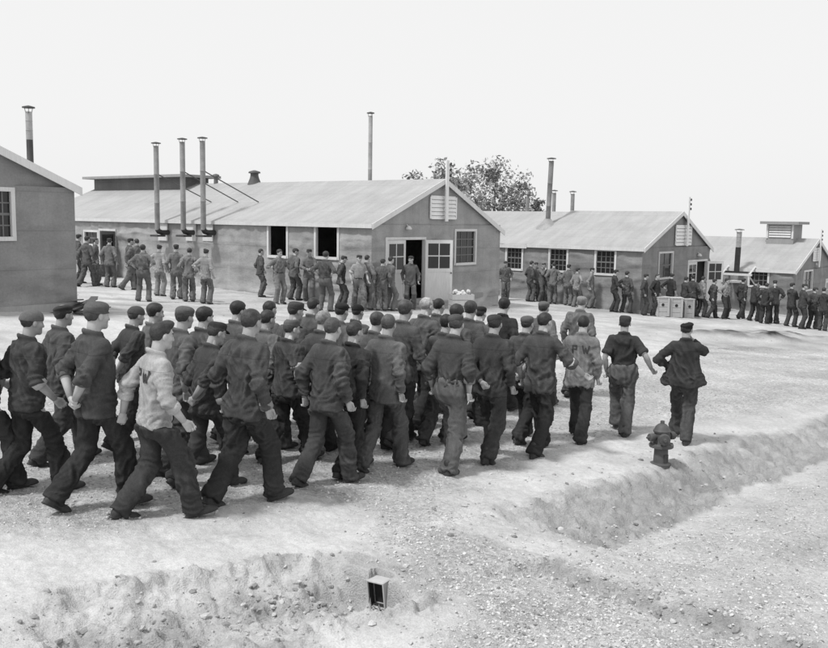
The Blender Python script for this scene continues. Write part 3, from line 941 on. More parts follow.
def stones(name, P, size, tone, seed, sink=.25):
    "many small angular stones as one mesh"
    rg = np.random.RandomState(seed)
    t = (1 + 5 ** .5) / 2
    ico = np.array([(-1, t, 0), (1, t, 0), (-1, -t, 0), (1, -t, 0), (0, -1, t), (0, 1, t), (0, -1, -t), (0, 1, -t), (t, 0, -1), (t, 0, 1), (-t, 0, -1), (-t, 0, 1)]) / math.sqrt(1 + t * t)
    tri = np.array([(0, 11, 5), (0, 5, 1), (0, 1, 7), (0, 7, 10), (0, 10, 11), (1, 5, 9), (5, 11, 4), (11, 10, 2), (10, 7, 6), (7, 1, 8), (3, 9, 4), (3, 4, 2), (3, 2, 6), (3, 6, 8), (3, 8, 9), (4, 9, 5), (2, 4, 11), (6, 2, 10), (8, 6, 7), (9, 8, 1)])
    n = len(P)
    q = rg.normal(size=(n, 3, 3)); Q = np.linalg.qr(q)[0]
    rad = ico[None] * (1 + rg.uniform(-.28, .28, (n, 12, 1))) * (size[:, None, None] * np.stack([rg.uniform(.7, 1.25, n), rg.uniform(.7, 1.25, n), rg.uniform(.5, .9, n)], 1)[:, None])
    v = np.einsum('nij,nkj->nki', Q, rad)
    v[:, :, 2] *= .75
    v += np.column_stack([P, ground_z(P[:, 0], P[:, 1]) + size * sink])[:, None]
    f = (tri[None] + 12 * np.arange(n)[:, None, None]).reshape(-1, 3)
    me = mesh_np(name, v.reshape(-1, 3), f, M_STONE, smooth=False)
    at = me.color_attributes.new('tone', 'FLOAT_COLOR', 'POINT')
    c = np.repeat(tone, 12); at.data.foreach_set('color', np.column_stack([c, c, c, np.ones(len(c))]).astype(np.float32).ravel())
    return link(name, me)

def scatter_in(poly, n, rg, ymax=18):
    "uniform per unit of bearing and log distance, so near stones are as dense on the ground as they look"
    out = []
    lo, hi = poly.min(0), poly.max(0)
    while sum(map(len, out)) < n:
        r = 4.8 * (ymax / 4.8) ** rg.uniform(0, 1, 6000); a = np.radians(rg.uniform(-32, 32, 6000))
        P = np.column_stack([r * np.sin(a), r * np.cos(a)])
        j = np.column_stack([fbm(np.column_stack([P, P[:, :1] * 0]) * 1.5, 51, 4) - .5, fbm(np.column_stack([P, P[:, :1] * 0]) * 1.5, 57, 4) - .5]) * 1.1 + rg.normal(0, .22, P.shape)
        out.append(P[in_poly(P + j, poly)])
    return np.concatenate(out)[:n]

make_ground()
rg = np.random.RandomState(5)
P = np.concatenate([scatter_in(GRAV_ROAD, 9000, rg), scatter_in(GRAV_FRONT, 5500, rg), scatter_in(GRAV_PLAIN, 6500, rg)])
sz = .005 + .0125 * rg.uniform(0, 1, len(P)) ** 3
tone = rg.choice([.22, .36, .47, .54, .58], len(P), p=[.10, .15, .25, .34, .16])
o = stones('gravel', P, sz, tone, 3); tag(o, kind='stuff', label='loose pale gravel scattered over the road and the dirt')
# clods along the trench, the bank foot and the crumbled edge
cl = []
for L, n, wd in ((TRENCH, 650, .34), (BTM[:5], 160, .3), (BANK[:6], 160, .35), (EDGE[:6], 220, .1)):
    k = rg.randint(0, len(L) - 1, n); t = rg.uniform(0, 1, n)[:, None]
    cl.append(L[k] * (1 - t) + L[k + 1] * t + rg.normal(0, wd, (n, 2)))
cl.append(np.column_stack([rg.uniform(-12, 16, 260), rg.uniform(17, 34, 260)]))
cl = np.concatenate(cl)
o = stones('clay_clods', cl, .007 + .03 * rg.uniform(0, 1, len(cl)) ** 3.5, rg.uniform(.2, .5, len(cl)), 9, .1)
tag(o, kind='stuff', label='broken clods of dry clay lying in the trench and ditch')
# ------------------------------------------------------------------ barracks
ANG = math.atan2(.785, .62)
G = V3(math.cos(ANG), math.sin(ANG), 0); LD = V3(-math.sin(ANG), math.cos(ANG), 0)

def mat_tar():
    m, nt, b = newmat('tar_paper')
    oi = nd(nt, 'ShaderNodeObjectInfo'); sp = nd(nt, 'ShaderNodeSeparateColor'); nt.links.new(oi.outputs['Color'], sp.inputs[0])
    a, f1 = noise_val(nt, .9, .84, 1.15, stretch=(1, 1, 1.6)); c, f2 = noise_val(nt, 22, .9, 1.1, detail=5)
    st, f3 = noise_val(nt, 3.0, .88, 1.08, stretch=(1, 1, .12), seed=4)
    tc = nd(nt, 'ShaderNodeTexCoord'); sx = nd(nt, 'ShaderNodeSeparateXYZ'); nt.links.new(tc.outputs['Object'], sx.inputs[0])
    # lapped strips of felt: a darker line every .86 m
    fr = nd(nt, 'ShaderNodeMath', operation='FRACT'); nt.links.new(mul(nt, sx.outputs[2], 1 / .86), fr.inputs[0])
    mr = nd(nt, 'ShaderNodeMapRange'); mr.inputs['From Min'].default_value = 0; mr.inputs['From Max'].default_value = .035; mr.inputs['To Min'].default_value = .78; mr.inputs['To Max'].default_value = 1
    nt.links.new(fr.outputs[0], mr.inputs['Value'])
    # splashed pale dust low on the wall
    ds = nd(nt, 'ShaderNodeMapRange'); ds.inputs['From Min'].default_value = 0; ds.inputs['From Max'].default_value = .55; ds.inputs['To Min'].default_value = 1.3; ds.inputs['To Max'].default_value = 1
    nt.links.new(sx.outputs[2], ds.inputs['Value'])
    val = mul(nt, mul(nt, mul(nt, mul(nt, mul(nt, sp.outputs[0], a), c), st), mr.outputs[0]), ds.outputs[0])
    grey_to(nt, val, b); b.inputs['Roughness'].default_value = .8; b.inputs['Specular IOR Level'].default_value = .3
    _, fb = noise_val(nt, 2.2, 0, 1, stretch=(1, 1, 1.8), seed=8)
    bump(nt, b, fb, .35, .1)
    return m
def mat_roof():
    m, nt, b = newmat('roll_roofing')
    oi = nd(nt, 'ShaderNodeObjectInfo'); sp = nd(nt, 'ShaderNodeSeparateColor'); nt.links.new(oi.outputs['Color'], sp.inputs[0])
    a, f1 = noise_val(nt, .7, .9, 1.1); c, f2 = noise_val(nt, 18, .92, 1.08, detail=5)
    st, f3 = noise_val(nt, 1.6, .9, 1.07, stretch=(.25, 2.2, 1), seed=2)
    tc = nd(nt, 'ShaderNodeTexCoord'); sx = nd(nt, 'ShaderNodeSeparateXYZ'); nt.links.new(tc.outputs['Object'], sx.inputs[0])
    fr = nd(nt, 'ShaderNodeMath', operation='FRACT'); nt.links.new(mul(nt, sx.outputs[0], 1 / .82), fr.inputs[0])
    mr = nd(nt, 'ShaderNodeMapRange'); mr.inputs['From Min'].default_value = 0; mr.inputs['From Max'].default_value = .05; mr.inputs['To Min'].default_value = .82; mr.inputs['To Max'].default_value = 1
    nt.links.new(fr.outputs[0], mr.inputs['Value'])
    grey_to(nt, mul(nt, mul(nt, mul(nt, mul(nt, sp.outputs[0], a), c), st), mr.outputs[0]), b)
    b.inputs['Roughness'].default_value = .85; b.inputs['Specular IOR Level'].default_value = .25
    bump(nt, b, f1, .3, .05)
    return m
M_TAR, M_ROOF = mat_tar(), mat_roof()
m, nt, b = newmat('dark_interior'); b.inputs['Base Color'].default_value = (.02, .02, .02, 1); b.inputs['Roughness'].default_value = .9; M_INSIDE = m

def sheet(us, zs, holes, pos, seed, amp=1.0, top=None):
    "wall sheet over a grid, leaving the openings out; pos(u, z, out) gives a local point"
    us = sorted(set(np.round(us, 4))); zs = sorted(set(np.round(zs, 4)))
    U, Z = np.meshgrid(us, zs, indexing='ij')
    q = np.column_stack([U.ravel() * .9, Z.ravel() * 2.6, np.zeros(U.size)])
    n = fbm(q, seed, 3) - .5
    wq = q * V3(1, .6, 1); wv = .35 * pnoise(wq * .9, seed + 2)
    c1_ = ridge(np.column_stack([U.ravel() * .45 + wv, Z.ravel() * 1.5 + wv, q[:, 2]]), seed + 4, 3) ** 3
    c2_ = ridge(np.column_stack([U.ravel() * 1.1 - Z.ravel() * .5, Z.ravel() * .9 + U.ravel() * .4 + wv, q[:, 2]]), seed + 14, 3) ** 3
    sag = np.clip(1 - np.abs(((Z.ravel() + .05 * np.sin(U.ravel() * 1.9 + seed) + .06 * wv) / .86) % 1 - .12) * 7, 0, 1)
    out = (.06 * n + .10 * c1_ * noise(q * .6, seed + 9) + .085 * c2_ * noise(q * .5, seed + 19) + .05 * sag * noise(q * V3(.8, .3, 1), seed + 23)) * amp
    Ur, Zr = U.ravel(), Z.ravel()
    for (a, b2, c, d) in holes:
        near = (Ur > a - .16) & (Ur < b2 + .16) & (Zr > c - .16) & (Zr < d + .16)
        out[near] = 0
    out[(Ur < us[0] + .01) | (Ur > us[-1] - .01)] = 0
    if top is not None: Zr = Zr * top(Ur) if False else Zr
    v = np.array([pos(u, z, o) for u, z, o in zip(Ur, Zr, out)])
    nz = len(zs); f = []
    for i in range(len(us) - 1):
        for j in range(nz - 1):
            cu, cz = (us[i] + us[i + 1]) / 2, (zs[j] + zs[j + 1]) / 2
            if any(a < cu < b2 and c < cz < d for a, b2, c, d in holes): continue
            f.append((i * nz + j, (i + 1) * nz + j, (i + 1) * nz + j + 1, i * nz + j + 1))
    return v, f

def splits(a, b2, step, extra=()):
    n = max(1, int(round((b2 - a) / step)))
    base = [a + (b2 - a) * k / n for k in range(n + 1)]
    ex = [e for e in extra if a < e < b2]
    base = [x for x in base if all(abs(x - e) > .03 for e in ex) or x in (a, b2)]
    return base + list(ex)

class Hut:
    def __init__(s, name, label, C, w, L, H, rise, wallc=.2, roofc=.42, over=.12, drop_r=0.0, seed=1, group=None):
        s.C = V3(*C); s.w, s.L, s.H, s.rise, s.over = w, L, H, rise, over
        s.root = empty(name, C, ANG); tag(s.root, label, 'barracks', group)
        s.holes = {'g': [], 'l': []}; s.wallc, s.roofc, s.seed, s.dr = wallc, roofc, seed, drop_r
    def map(s, side):
        return (lambda u, z, o: (u, -o, z)) if side == 'g' else (lambda u, z, o: (-o, u, z))
    def on(s, side, px, py):
        "photo pixel -> (u, z) on the gable or the long wall"
        D = G if side == 'g' else LD
        r = np.array(wp(px, py, 1.0) - CAM); n = np.cross(D, V3(0, 0, 1))
        o = np.array(CAM); t = ((s.C - o) @ n) / (r @ n); p = o + r * t - s.C
        return p @ D, p[2]
    def rect(s, side, x0, y0, x1, y1):
        xm, ym = (x0 + x1) / 2, (y0 + y1) / 2
        a, b2 = sorted((s.on(side, x0, ym)[0], s.on(side, x1, ym)[0]))
        z1, z0 = s.on(side, xm, y0)[1], s.on(side, xm, y1)[1]
        return a, b2, z0, z1
    def lbx(s, mb, side, u0, u1, o0, o1, z0, z1):
        if side == 'g': mb.bx(u0, u1, -o1, -o0, z0, z1)
        else: mb.bx(-o1, -o0, u0, u1, z0, z1)
    def window(s, side, px, frame=.09, mun=None, glass=True, blind=0, fc=.62):
        a, b2, z0, z1 = s.rect(side, *px)
        f = frame; a += f; b2 -= f; z0 += f; z1 -= f
        s.holes[side].append((a, b2, z0, z1))
        mb = MB()
        s.lbx(mb, side, a - f, a, -.08, .035, z0 - f, z1 + f); s.lbx(mb, side, b2, b2 + f, -.08, .035, z0 - f, z1 + f)
        s.lbx(mb, side, a, b2, -.08, .033, z1, z1 + f); s.lbx(mb, side, a - .03, b2 + .03, -.08, .06, z0 - f, z0)
        wn = mb.build('window', M_WOODP, s.root, color=fc)
        if mun:
            mb = MB(); nx, nz = mun
            for i in range(1, nx): u = a + (b2 - a) * i / nx; s.lbx(mb, side, u - .016, u + .016, -.07, -.035, z0, z1)
            for j in range(1, nz):
                z = z0 + (z1 - z0) * j / nz; t = .028 if nz % 2 == 0 and j == nz // 2 else .015
                s.lbx(mb, side, a, b2, -.072, -.033, z - t, z + t)
            mb.build('sash', M_WOODP, wn, color=.16)
        if glass:
            mb = MB(); s.lbx(mb, side, a, b2, -.06, -.052, z0, z1); mb.build('pane', M_GLASS, wn)
        if blind:
            mb = MB(); s.lbx(mb, side, a, b2, -.1, -.09, z0, z0 + (z1 - z0) * blind); mb.build('blind', M_WOODP, wn, color=.3)
        return wn
    def opening(s, side, a, b2, z0, z1, f=.09):
        s.holes[side].append((a, b2, z0, z1))
        mb = MB()
        s.lbx(mb, side, a - f, a, -.08, .035, z0, z1 + f); s.lbx(mb, side, b2, b2 + f, -.08, .035, z0, z1 + f); s.lbx(mb, side, a, b2, -.08, .033, z1, z1 + f)
        return mb.build('door_frame', M_WOODP, s.root, color=.6)
    def leaf(s, hinge, ang, wd, z0, z1, col=.6, panes=(2, 2)):
        "door leaf hung at a local point and turned to a local angle"
        e = bpy.data.objects.new('door', None)
        mb = MB(); t = .022; st = .1; h = z1 - z0; mid = h * .5
        mb.bx(0, st, -t, t, 0, h); mb.bx(wd - st, wd, -t, t, 0, h); mb.bx(st, wd - st, -t, t, h - .12, h); mb.bx(st, wd - st, -t, t, mid - .06, mid + .06); mb.bx(st, wd - st, -t, t, 0, .16)
        mb.bx(st, wd - st, -t + .012, t - .012, .16, mid - .06)
        nx, nz = panes
        for i in range(1, nx): u = st + (wd - 2 * st) * i / nx; mb.bx(u - .018, u + .018, -t + .003, t - .003, mid + .06, h - .12)
        for j in range(1, nz): z = mid + .06 + (h - .18 - mid) * j / nz; mb.bx(st, wd - st, -t + .005, t - .005, z - .018, z + .018)
        o = mb.build('door', M_WOODP, s.root, color=col)
        g_ = MB(); g_.bx(st, wd - st, -.004, .004, mid + .06, h - .12); g_.build('pane', M_GLASS, o)
        k = MB(); k.lathe((wd - .06, -t - .03, mid - .1), [(.012, -.03), (.012, -.01), (.03, .0), (.03, .02), (.015, .03)], 10, Vector((0, -1, 0))); k.build('handle', M_METAL, o, color=.1)
        o.location = (hinge[0], hinge[1], z0); o.rotation_euler = (0, 0, ang)
        return o
    def roofz(s, x): return s.H + s.rise * (1 - abs(x - s.w / 2) / (s.w / 2)) - (s.dr * max(0, (x - s.w / 2)) / (s.w / 2))
    def finish(s, rows=True, split=None):
        sk = .5
        for side, len_ in (('g', s.w), ('l', s.L)):
            hs = s.holes[side]
            us = splits(0, len_, .11, [x for h in hs for x in h[:2]]); top = s.H - .02
            zs = splits(-sk, top, .08, [x for h in hs for x in h[2:]])
            v, f = sheet(us, zs, hs, s.map(side), s.seed + (side == 'g') * 5)
            if side == 'l': f = [q[::-1] for q in f]
            if side == 'g':
                n = len(v); ug = splits(0, s.w, .2, [s.w / 2]); ug = sorted(set(ug)); K = 9
                ex = []
                for u in ug:
                    for k in range(K):
                        zt = s.roofz(u) - .03; z0 = s.H - .02
                        z = z0 + (max(zt, z0 + .001) - z0) * k / (K - 1)
                        o = .02 * (fbm(np.array([[u * .9, z * 2.6, 3.]]), s.seed, 3)[0] - .5) if 0 < k < K - 1 else 0
                        ex.append((u, -o, z))
                v = np.concatenate([v, ex])
                for i in range(len(ug) - 1):
                    for k in range(K - 1): f.append((n + i * K + k, n + (i + 1) * K + k, n + (i + 1) * K + k + 1, n + i * K + k + 1))
            link('wall', mesh_np('wall', v, np.array(f), M_TAR), s.root, s.wallc)
        mb = MB(); mb.bx(s.w - .04, s.w, 0, s.L, -sk, s.H - .05 - s.dr); mb.bx(0, s.w, s.L - .04, s.L - .002, -sk, s.H - .1 - s.dr)
        mb.build('wall', M_TAR, s.root, color=s.wallc)
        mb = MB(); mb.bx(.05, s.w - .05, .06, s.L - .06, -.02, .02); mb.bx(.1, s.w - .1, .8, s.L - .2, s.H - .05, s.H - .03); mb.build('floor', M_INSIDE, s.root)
        # corner battens and a skirting board
        mb = MB(); mb.bx(-.03, s.w + .02, -.05, -.026, -.12, .06); mb.bx(-.05, -.026, -.05, s.L, -.12, .06); mb.build('skirting_board', M_WOODP, s.root, color=.3)
        # roof: two slopes, thin and overhanging
        ov = s.over; pieces = [(-ov, s.L + ov, 0)] if not split else [(-ov, split, 0), (split + .002, s.L + ov, split and -.05)]
        for (y0, y1, dz) in pieces:
            mb = MB(); th = .05
            for sg in (-1, 1):
                xe = -ov if sg < 0 else s.w + ov
                sl = (s.rise + (s.dr if sg > 0 else 0)) / (s.w / 2)
                ze = s.H - (0 if sg < 0 else s.dr) - sl * ov + .03 + dz; zr = s.H + s.rise + .03 + dz; xm = s.w / 2
                ny = max(2, int((y1 - y0) / .5)); nx = 10
                vv, ff = [], []
                for i in range(nx + 1):
                    for j in range(ny + 1):
                        x = xe + (xm - xe) * i / nx; y = y0 + (y1 - y0) * j / ny
                        n_ = (noise(np.array([[x * .8, y * .5, s.seed * 3.1]]), 3)[0] - .5) * .05 if 0 < i < nx and 0 < j < ny else 0
                        vv.append((x, y, ze + (zr - ze) * i / nx + n_))
                for i in range(nx):
                    for j in range(ny):
                        q = (i * (ny + 1) + j, (i + 1) * (ny + 1) + j, (i + 1) * (ny + 1) + j + 1, i * (ny + 1) + j + 1)
                        ff.append(q if sg < 0 else q[::-1])
                mb.add(vv, ff)
                mb.add([(xe, y0, ze - th), (xm, y0, zr - th), (xm, y1, zr - th), (xe, y1, ze - th)], [(0, 3, 2, 1) if sg < 0 else (0, 1, 2, 3)])
                mb.add([(xe, y0, ze - th), (xe, y1, ze - th), (xe, y1, ze), (xe, y0, ze)], [(0, 1, 2, 3)])
                mb.add([(xe, y0, ze - th), (xm, y0, zr - th), (xm, y0, zr), (xe, y0, ze)], [(0, 1, 2, 3)])
                mb.add([(xe, y1, ze - th), (xm, y1, zr - th), (xm, y1, zr), (xe, y1, ze)], [(0, 1, 2, 3)])
            rf = mb.build('roof', M_ROOF, s.root, color=s.roofc)
        s.roof = rf
        # white boards along the rakes and the eaves
        mb = MB()
        for sg in (-1, 1):
            xe = -ov if sg < 0 else s.w + ov; sl = (s.rise + (s.dr if sg > 0 else 0)) / (s.w / 2)
            ze = s.H - (0 if sg < 0 else s.dr) - sl * ov + .03; zr = s.H + s.rise + .03; xm = s.w / 2
            for y in ([-ov - .028, -ov - .003],):
                v = [(xe, y[0], ze - .17), (xm, y[0], zr - .17), (xm, y[0], zr + .012), (xe, y[0], ze + .012)]
                v += [(p[0], y[1], p[2]) for p in v]
                mb.add(v, [(0, 1, 2, 3), (7, 6, 5, 4), (0, 4, 5, 1), (3, 2, 6, 7), (0, 3, 7, 4), (1, 5, 6, 2)])
        mb.build('rake_board', M_WOODP, s.root, color=.66)
        mb = MB(); ze = s.H - s.rise / (s.w / 2) * ov + .03; yl = split if split else s.L + ov
        mb.bx(-ov - .026, -ov - .003, -ov, yl, ze - .13, ze - .002)
        if split: mb.bx(-ov - .026, -ov - .003, split + .01, s.L + ov, ze - .18, ze - .055)
        mb.build('eave_board', M_WOODP, s.root, color=.6)
    def louvre(s, x0, x1, z0, z1):
        mb = MB(); mb.bx(x0, x0 + .06, -.07, -.032, z0, z1); mb.bx(x1 - .06, x1, -.07, -.032, z0, z1)
        n = 5
        for k in range(n + 1):
            z = z0 + (z1 - z0 - .08) * k / n
            mb.box(((x0 + x1) / 2, -.055, z + .05), (x1 - x0 - .125, .015, (z1 - z0) / n * .86), Matrix.Rotation(-.32, 3, 'X'))
        o = mb.build('gable_vent', M_WOODP, s.root, color=.78)
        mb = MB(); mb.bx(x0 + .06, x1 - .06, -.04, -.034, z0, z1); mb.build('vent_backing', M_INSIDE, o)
    def mast(s, x, z0, z1, n=3):
        mb = MB(); mb.bx(x - .08, x + .08, -.21, -.165, z0, z1); mb.bx(x - .04, x + .04, -.165, -.02, z0 + .1, z0 + .2); o = mb.build('service_mast', M_WOODP, s.root, color=.74)
        for k in range(n):
            z = z1 - .12 - .2 * k
            i = MB(); i.tube([(x + .06, -.19, z), (x + .18, -.19, z)], .012, 6); i.lathe((x + .2, -.19, z - .05), [(.02, 0), (.045, .015), (.03, .04), (.045, .06), (.03, .1), (.01, .11)], 10); i.build('insulator', M_DARK, o, color=.05)
        return o

def pipe(hut, base, top, r, col, cap=True, name='stovepipe', seg=14, lean=None):
    mb = MB(); b2 = Vector(base); t = Vector(top)
    pts = [b2.lerp(t, k) for k in (0, .32, .325, .33, .66, .665, .67, 1)]
    mb.tube(pts, [r, r, r * 1.09, r, r, r * 1.09, r, r], seg)
    o = mb.build(name, M_METAL, hut.root, smooth=True, color=col)
    if cap:
        c = MB(); c.lathe(tuple(t + Vector((0, 0, .09))), [(r * 1.9, 0), (r * 1.88, .03), (r * .5, .06), (.005, .068)], seg)
        for k in range(3): a = k * 2.1; c.tube([tuple(t + Vector((math.cos(a) * r, math.sin(a) * r, -.04))), tuple(t + Vector((math.cos(a) * r * 1.3, math.sin(a) * r * 1.3, .1)))], .008, 5)
        c.build('rain_cap', M_METAL, o, smooth=True, color=min(col * .4, .09))
    return o

def corner(px, py, d): p = wp(px, py, d); return V3(p.x, p.y, p.z)
def ray_at_local(hut, px, py, xl=None, yl=None):
    "photo pixel -> local point on the plane local x = xl (or y = yl)"
    n = G if xl is not None else LD; k = xl if xl is not None else yl
    r = np.array(wp(px, py, 1.0) - CAM); o = np.array(CAM); t = ((hut.C + n * k - o) @ n) / (r @ n)
    p = o + r * t - hut.C
    return Vector((p @ G, p @ LD, p[2]))

# --- the long hut in the middle
c1 = corner(371, 304.5, 29.0)
H1 = 2.62
h1 = Hut('barracks', 'long grey tar paper hut in the middle with three stovepipes and open white double doors', c1, 7.6, 21.0, H1, 1.56, .30, .35, drop_r=.22, seed=11)
h1.window('l', (267.5, 223, 288.5, 258), glass=False); h1.window('l', (314.5, 223.5, 339.5, 259.5), glass=False)
h1.window('l', (84, 230, 99, 246), mun=(2, 2))
h1.window('g', (454, 229, 476, 265), mun=(3, 4), blind=.0)
a, b2, z0, z1 = h1.rect('l', 101, 231, 115.5, 284); z0 = 0
h1.opening('l', a, b2, -.05, z1); o = h1.leaf((-.05, a - .05), PI + .35, .95, -.02, z1, .12, (1, 1))
a0 = h1.rect('g', 386.5, 240, 405, 300); a1 = h1.rect('g', 405, 240, 423.5, 300)
h1.opening('g', a0[0], a1[1], -.05, a0[3]); h1.leaf((a0[0], 0), 0, a0[1] - a0[0], -.02, a0[3] - .01, .62)
h1.leaf((a1[1] + .02, -.05), -.62, 1.0, -.02, a0[3] - .01, .68)
h1.finish()
q = h1.rect('g', 429, 197, 455.5, 219); h1.louvre(*q)
h1.mast((q[0] + q[1]) / 2, 2.72, 4.85)
u, z = h1.on('g', 406, 228); mb = MB(); mb.lathe((u, -.12, z - .05), [(.1, 0), (.11, .03), (.06, .1), (.03, .12)], 12); mb.tube([(u, -.12, z + .05), (u, -.03, z + .12)], .015, 6); mb.build('door_lamp', M_WOODP, h1.root, color=.66)
for px, ty, by, wpx in ((157.5, 146, 230, 164), (183.5, 142, 230, 192), (203.5, 141, 230, 209)):
    u, z = h1.on('l', wpx, by)
    bp = ray_at_local(h1, px, by, xl=-.5); tp = ray_at_local(h1, px - 1.2, ty, xl=-.5)
    o = pipe(h1, (bp.x, bp.y, bp.z), (bp.x, bp.y, tp.z), .1, .26)
    mb = MB(); mb.bx(-.07, -.03, u - .3, u + .3, z - .42, z + .26); mb.build('thimble_plate', M_WOODP, o, color=.62)
    mb = MB(); mb.tube([(-.02, bp.y - .05, bp.z - .1), (-.3, bp.y - .02, bp.z - .1), (-.44, bp.y, bp.z - .06), (-.5, bp.y, bp.z + .04)], [.1, .1, .105, .105], 12); mb.bx(-.68, -.3, bp.y - .24, bp.y + .24, bp.z - .26, bp.z - .19)
    mb.build('elbow', M_METAL, o, smooth=False, color=.05)
    mb = MB(); xr = 1.6; mb.tube([(bp.x + .1, bp.y, bp.z + (tp.z - bp.z) * .66), (xr, bp.y - .7, h1.roofz(xr) + .06)], .022, 6); mb.build('brace', M_METAL, o, color=.1)
# ridge things
def on_ridge(h, px): return ray_at_local(h, px, 185, xl=h.w / 2)
ra, rb = on_ridge(h1, 196).y, min(on_ridge(h1, 97).y, 20.8)
zr = h1.H + h1.rise
mb = MB(); mb.bx(h1.w / 2 - .7, h1.w / 2 + .7, ra, rb, zr - .3, zr + .28); vt = mb.build('ridge_monitor', M_TAR, h1.root, color=.14)
mb = MB(); mb.bx(h1.w / 2 - 1.1, h1.w / 2 + 1.1, ra - .4, rb + .4, zr + .285, zr + .4); mb.build('monitor_roof', M_ROOF, vt, color=.3)
p = on_ridge(h1, 254.5); mb = MB(); mb.lathe((p.x, p.y, zr - .1), [(.32, 0), (.2, .3), (.17, .42), (.17, .5), (.26, .52), (.24, .58), (.05, .64)], 14); mb.build('roof_vent', M_METAL, h1.root, smooth=True, color=.09)
p = on_ridge(h1, 216); mb = MB(); mb.lathe((p.x, p.y, zr - .1), [(.1, 0), (.09, .4), (.16, .42), (.14, .5), (.03, .54)], 12); mb.build('roof_vent', M_METAL, h1.root, smooth=True, color=.12)
p = ray_at_local(h1, 370, 182, xl=h1.w / 2 + .6); t = ray_at_local(h1, 371, 116, xl=h1.w / 2 + .6); pipe(h1, (p.x, p.y, zr - .5), (p.x, p.y, t.z), .078, .34)

# --- near left hut, only its gable end in view
pc = corner(77.5, 305.5, 20.7)
w0 = 8.0
h0 = Hut('barracks', 'nearest tar paper hut at the left edge, gable end with one dark window', pc - G * w0, w0, 9.0, 2.72, 1.72, .235, .35, seed=23)
h0.window('g', (-16, 187, 15, 241), mun=(3, 4))
h0.finish()
mb = MB(); mb.bx(-.06, h0.w + .03, -.085, -.052, -.1, .09); mb.build('sill_board', M_WOODP, h0.root, color=.36)
p = ray_at_local(h0, 30.5, 166, yl=3.0); t = ray_at_local(h0, 30.5, 112, yl=3.0); o = pipe(h0, (p.x, p.y, h0.roofz(p.x) - .3), (p.x, p.y, (p.z + t.z) / 2), .08, .06, cap=False)
pipe(h0, (p.x, p.y, (p.z + t.z) / 2 - .02), (p.x, p.y, t.z), .082, .4)

# --- hut behind to the right
c2 = corner(640, 311, 36.5)
h2 = Hut('barracks', 'tar paper hut right of the middle with three white framed windows and leaning chimney', c2, 7.55, 19.0, 2.58, 1.5, .225, .35, drop_r=.12, seed=37)
for q in ((505.5, 245, 523.5, 270.5), (548.5, 247.5, 568.5, 272.5), (594.5, 249, 616.5, 275.5)): h2.window('l', q, mun=(4, 4))
h2.window('g', (658, 251.5, 672.5, 279), mun=(2, 2), frame=.08)
a0 = h2.rect('g', 687, 262, 695.5, 312); a1 = h2.rect('g', 695.5, 262, 705, 312)
h2.opening('g', a0[0], a1[1], -.05, a0[3]); h2.leaf((a0[0], 0), 0, a0[1] - a0[0], -.02, a0[3] - .01, .62); h2.leaf((a1[1] + .02, -.05), -.5, .95, -.02, a0[3] - .01, .66)
h2.finish(split=ray_at_local(h2, 527, 244, xl=-.12).y)
q = h2.rect('g', 674.5, 226, 690.5, 245); h2.louvre(*q); h2.mast((q[0] + q[1]) / 2 + .1, 2.6, 4.75)
u, z = h2.on('g', 697, 255); mb = MB(); mb.lathe((u, -.12, z - .05), [(.1, 0), (.11, .03), (.06, .1), (.03, .12)], 12); mb.tube([(u, -.12, z + .05), (u, -.03, z + .12)], .015, 6); mb.build('door_lamp', M_WOODP, h2.root, color=.66)
p = ray_at_local(h2, 547.5, 226, xl=2.2); t = ray_at_local(h2, 551.5, 161, xl=2.2)
o = pipe(h2, (p.x, p.y, h2.roofz(p.x) - .15), (t.x, t.y, t.z), .115, .2)
mb = MB(); mb.lathe((p.x, p.y, h2.roofz(p.x) - .45), [(.85, 0), (.5, .35), (.2, .62), (.15, .7)], 16); mb.build('flashing', M_METAL, o, smooth=True, color=.3)
for px, ty, by in ((572, 194, 217), (553.5, 193, 217), (527, 197, 217)):
    p = ray_at_local(h2, px, by, xl=5.2); t = ray_at_local(h2, px, ty, xl=5.2); pipe(h2, (p.x, p.y, h2.roofz(p.x) - .3), (p.x, p.y, t.z), .095, .26)

# --- farthest hut on the right
c3 = corner(790.5, 324, 42.5)
h3 = Hut('barracks', 'farthest tar paper hut at the right edge with a white louvred cupola on its ridge', c3, 7.4, 16.0, 2.55, 1.45, .21, .35, seed=51)
h3.window('l', (748, 268, 769.5, 287.5), mun=(4, 3)); h3.window('g', (803, 270, 812, 291), mun=(2, 2), frame=.08)
a0 = h3.rect('g', 824, 280, 833, 326); h3.opening('g', a0[0], a0[1], -.05, a0[3]); h3.leaf((a0[0], 0), 0, a0[1] - a0[0], -.02, a0[3] - .01, .62)
h3.finish(); h3.louvre(h3.w / 2 - .7, h3.w / 2 + .7, 2.9, 3.55); h3.mast(h3.w / 2, 2.6, 4.5)
zr = h3.H + h3.rise
ya, yb = on_ridge(h3, 801).y, on_ridge(h3, 774).y
mb = MB(); mb.bx(h3.w / 2 - .75, h3.w / 2 + .75, ya, yb, zr - .35, zr + .72); cu = mb.build('cupola', M_WOODP, h3.root, color=.3)
mb = MB(); mb.bx(h3.w / 2 - 1.0, h3.w / 2 + 1.0, ya - .28, yb + .28, zr + .725, zr + .86); mb.build('cupola_roof', M_ROOF, cu, color=.28)
mb = MB()
for k in range(5): mb.box((h3.w / 2 - .77, (ya + yb) / 2, zr + .1 + k * .125), (.02, (yb - ya) * .8, .09), Matrix.Rotation(.5, 3, 'Y'))
mb.bx(h3.w / 2 - .79, h3.w / 2 - .752, ya, ya + .09, zr, zr + .7); mb.bx(h3.w / 2 - .79, h3.w / 2 - .752, yb - .09, yb, zr, zr + .7); mb.build('louvre', M_WOODP, cu, color=.62)
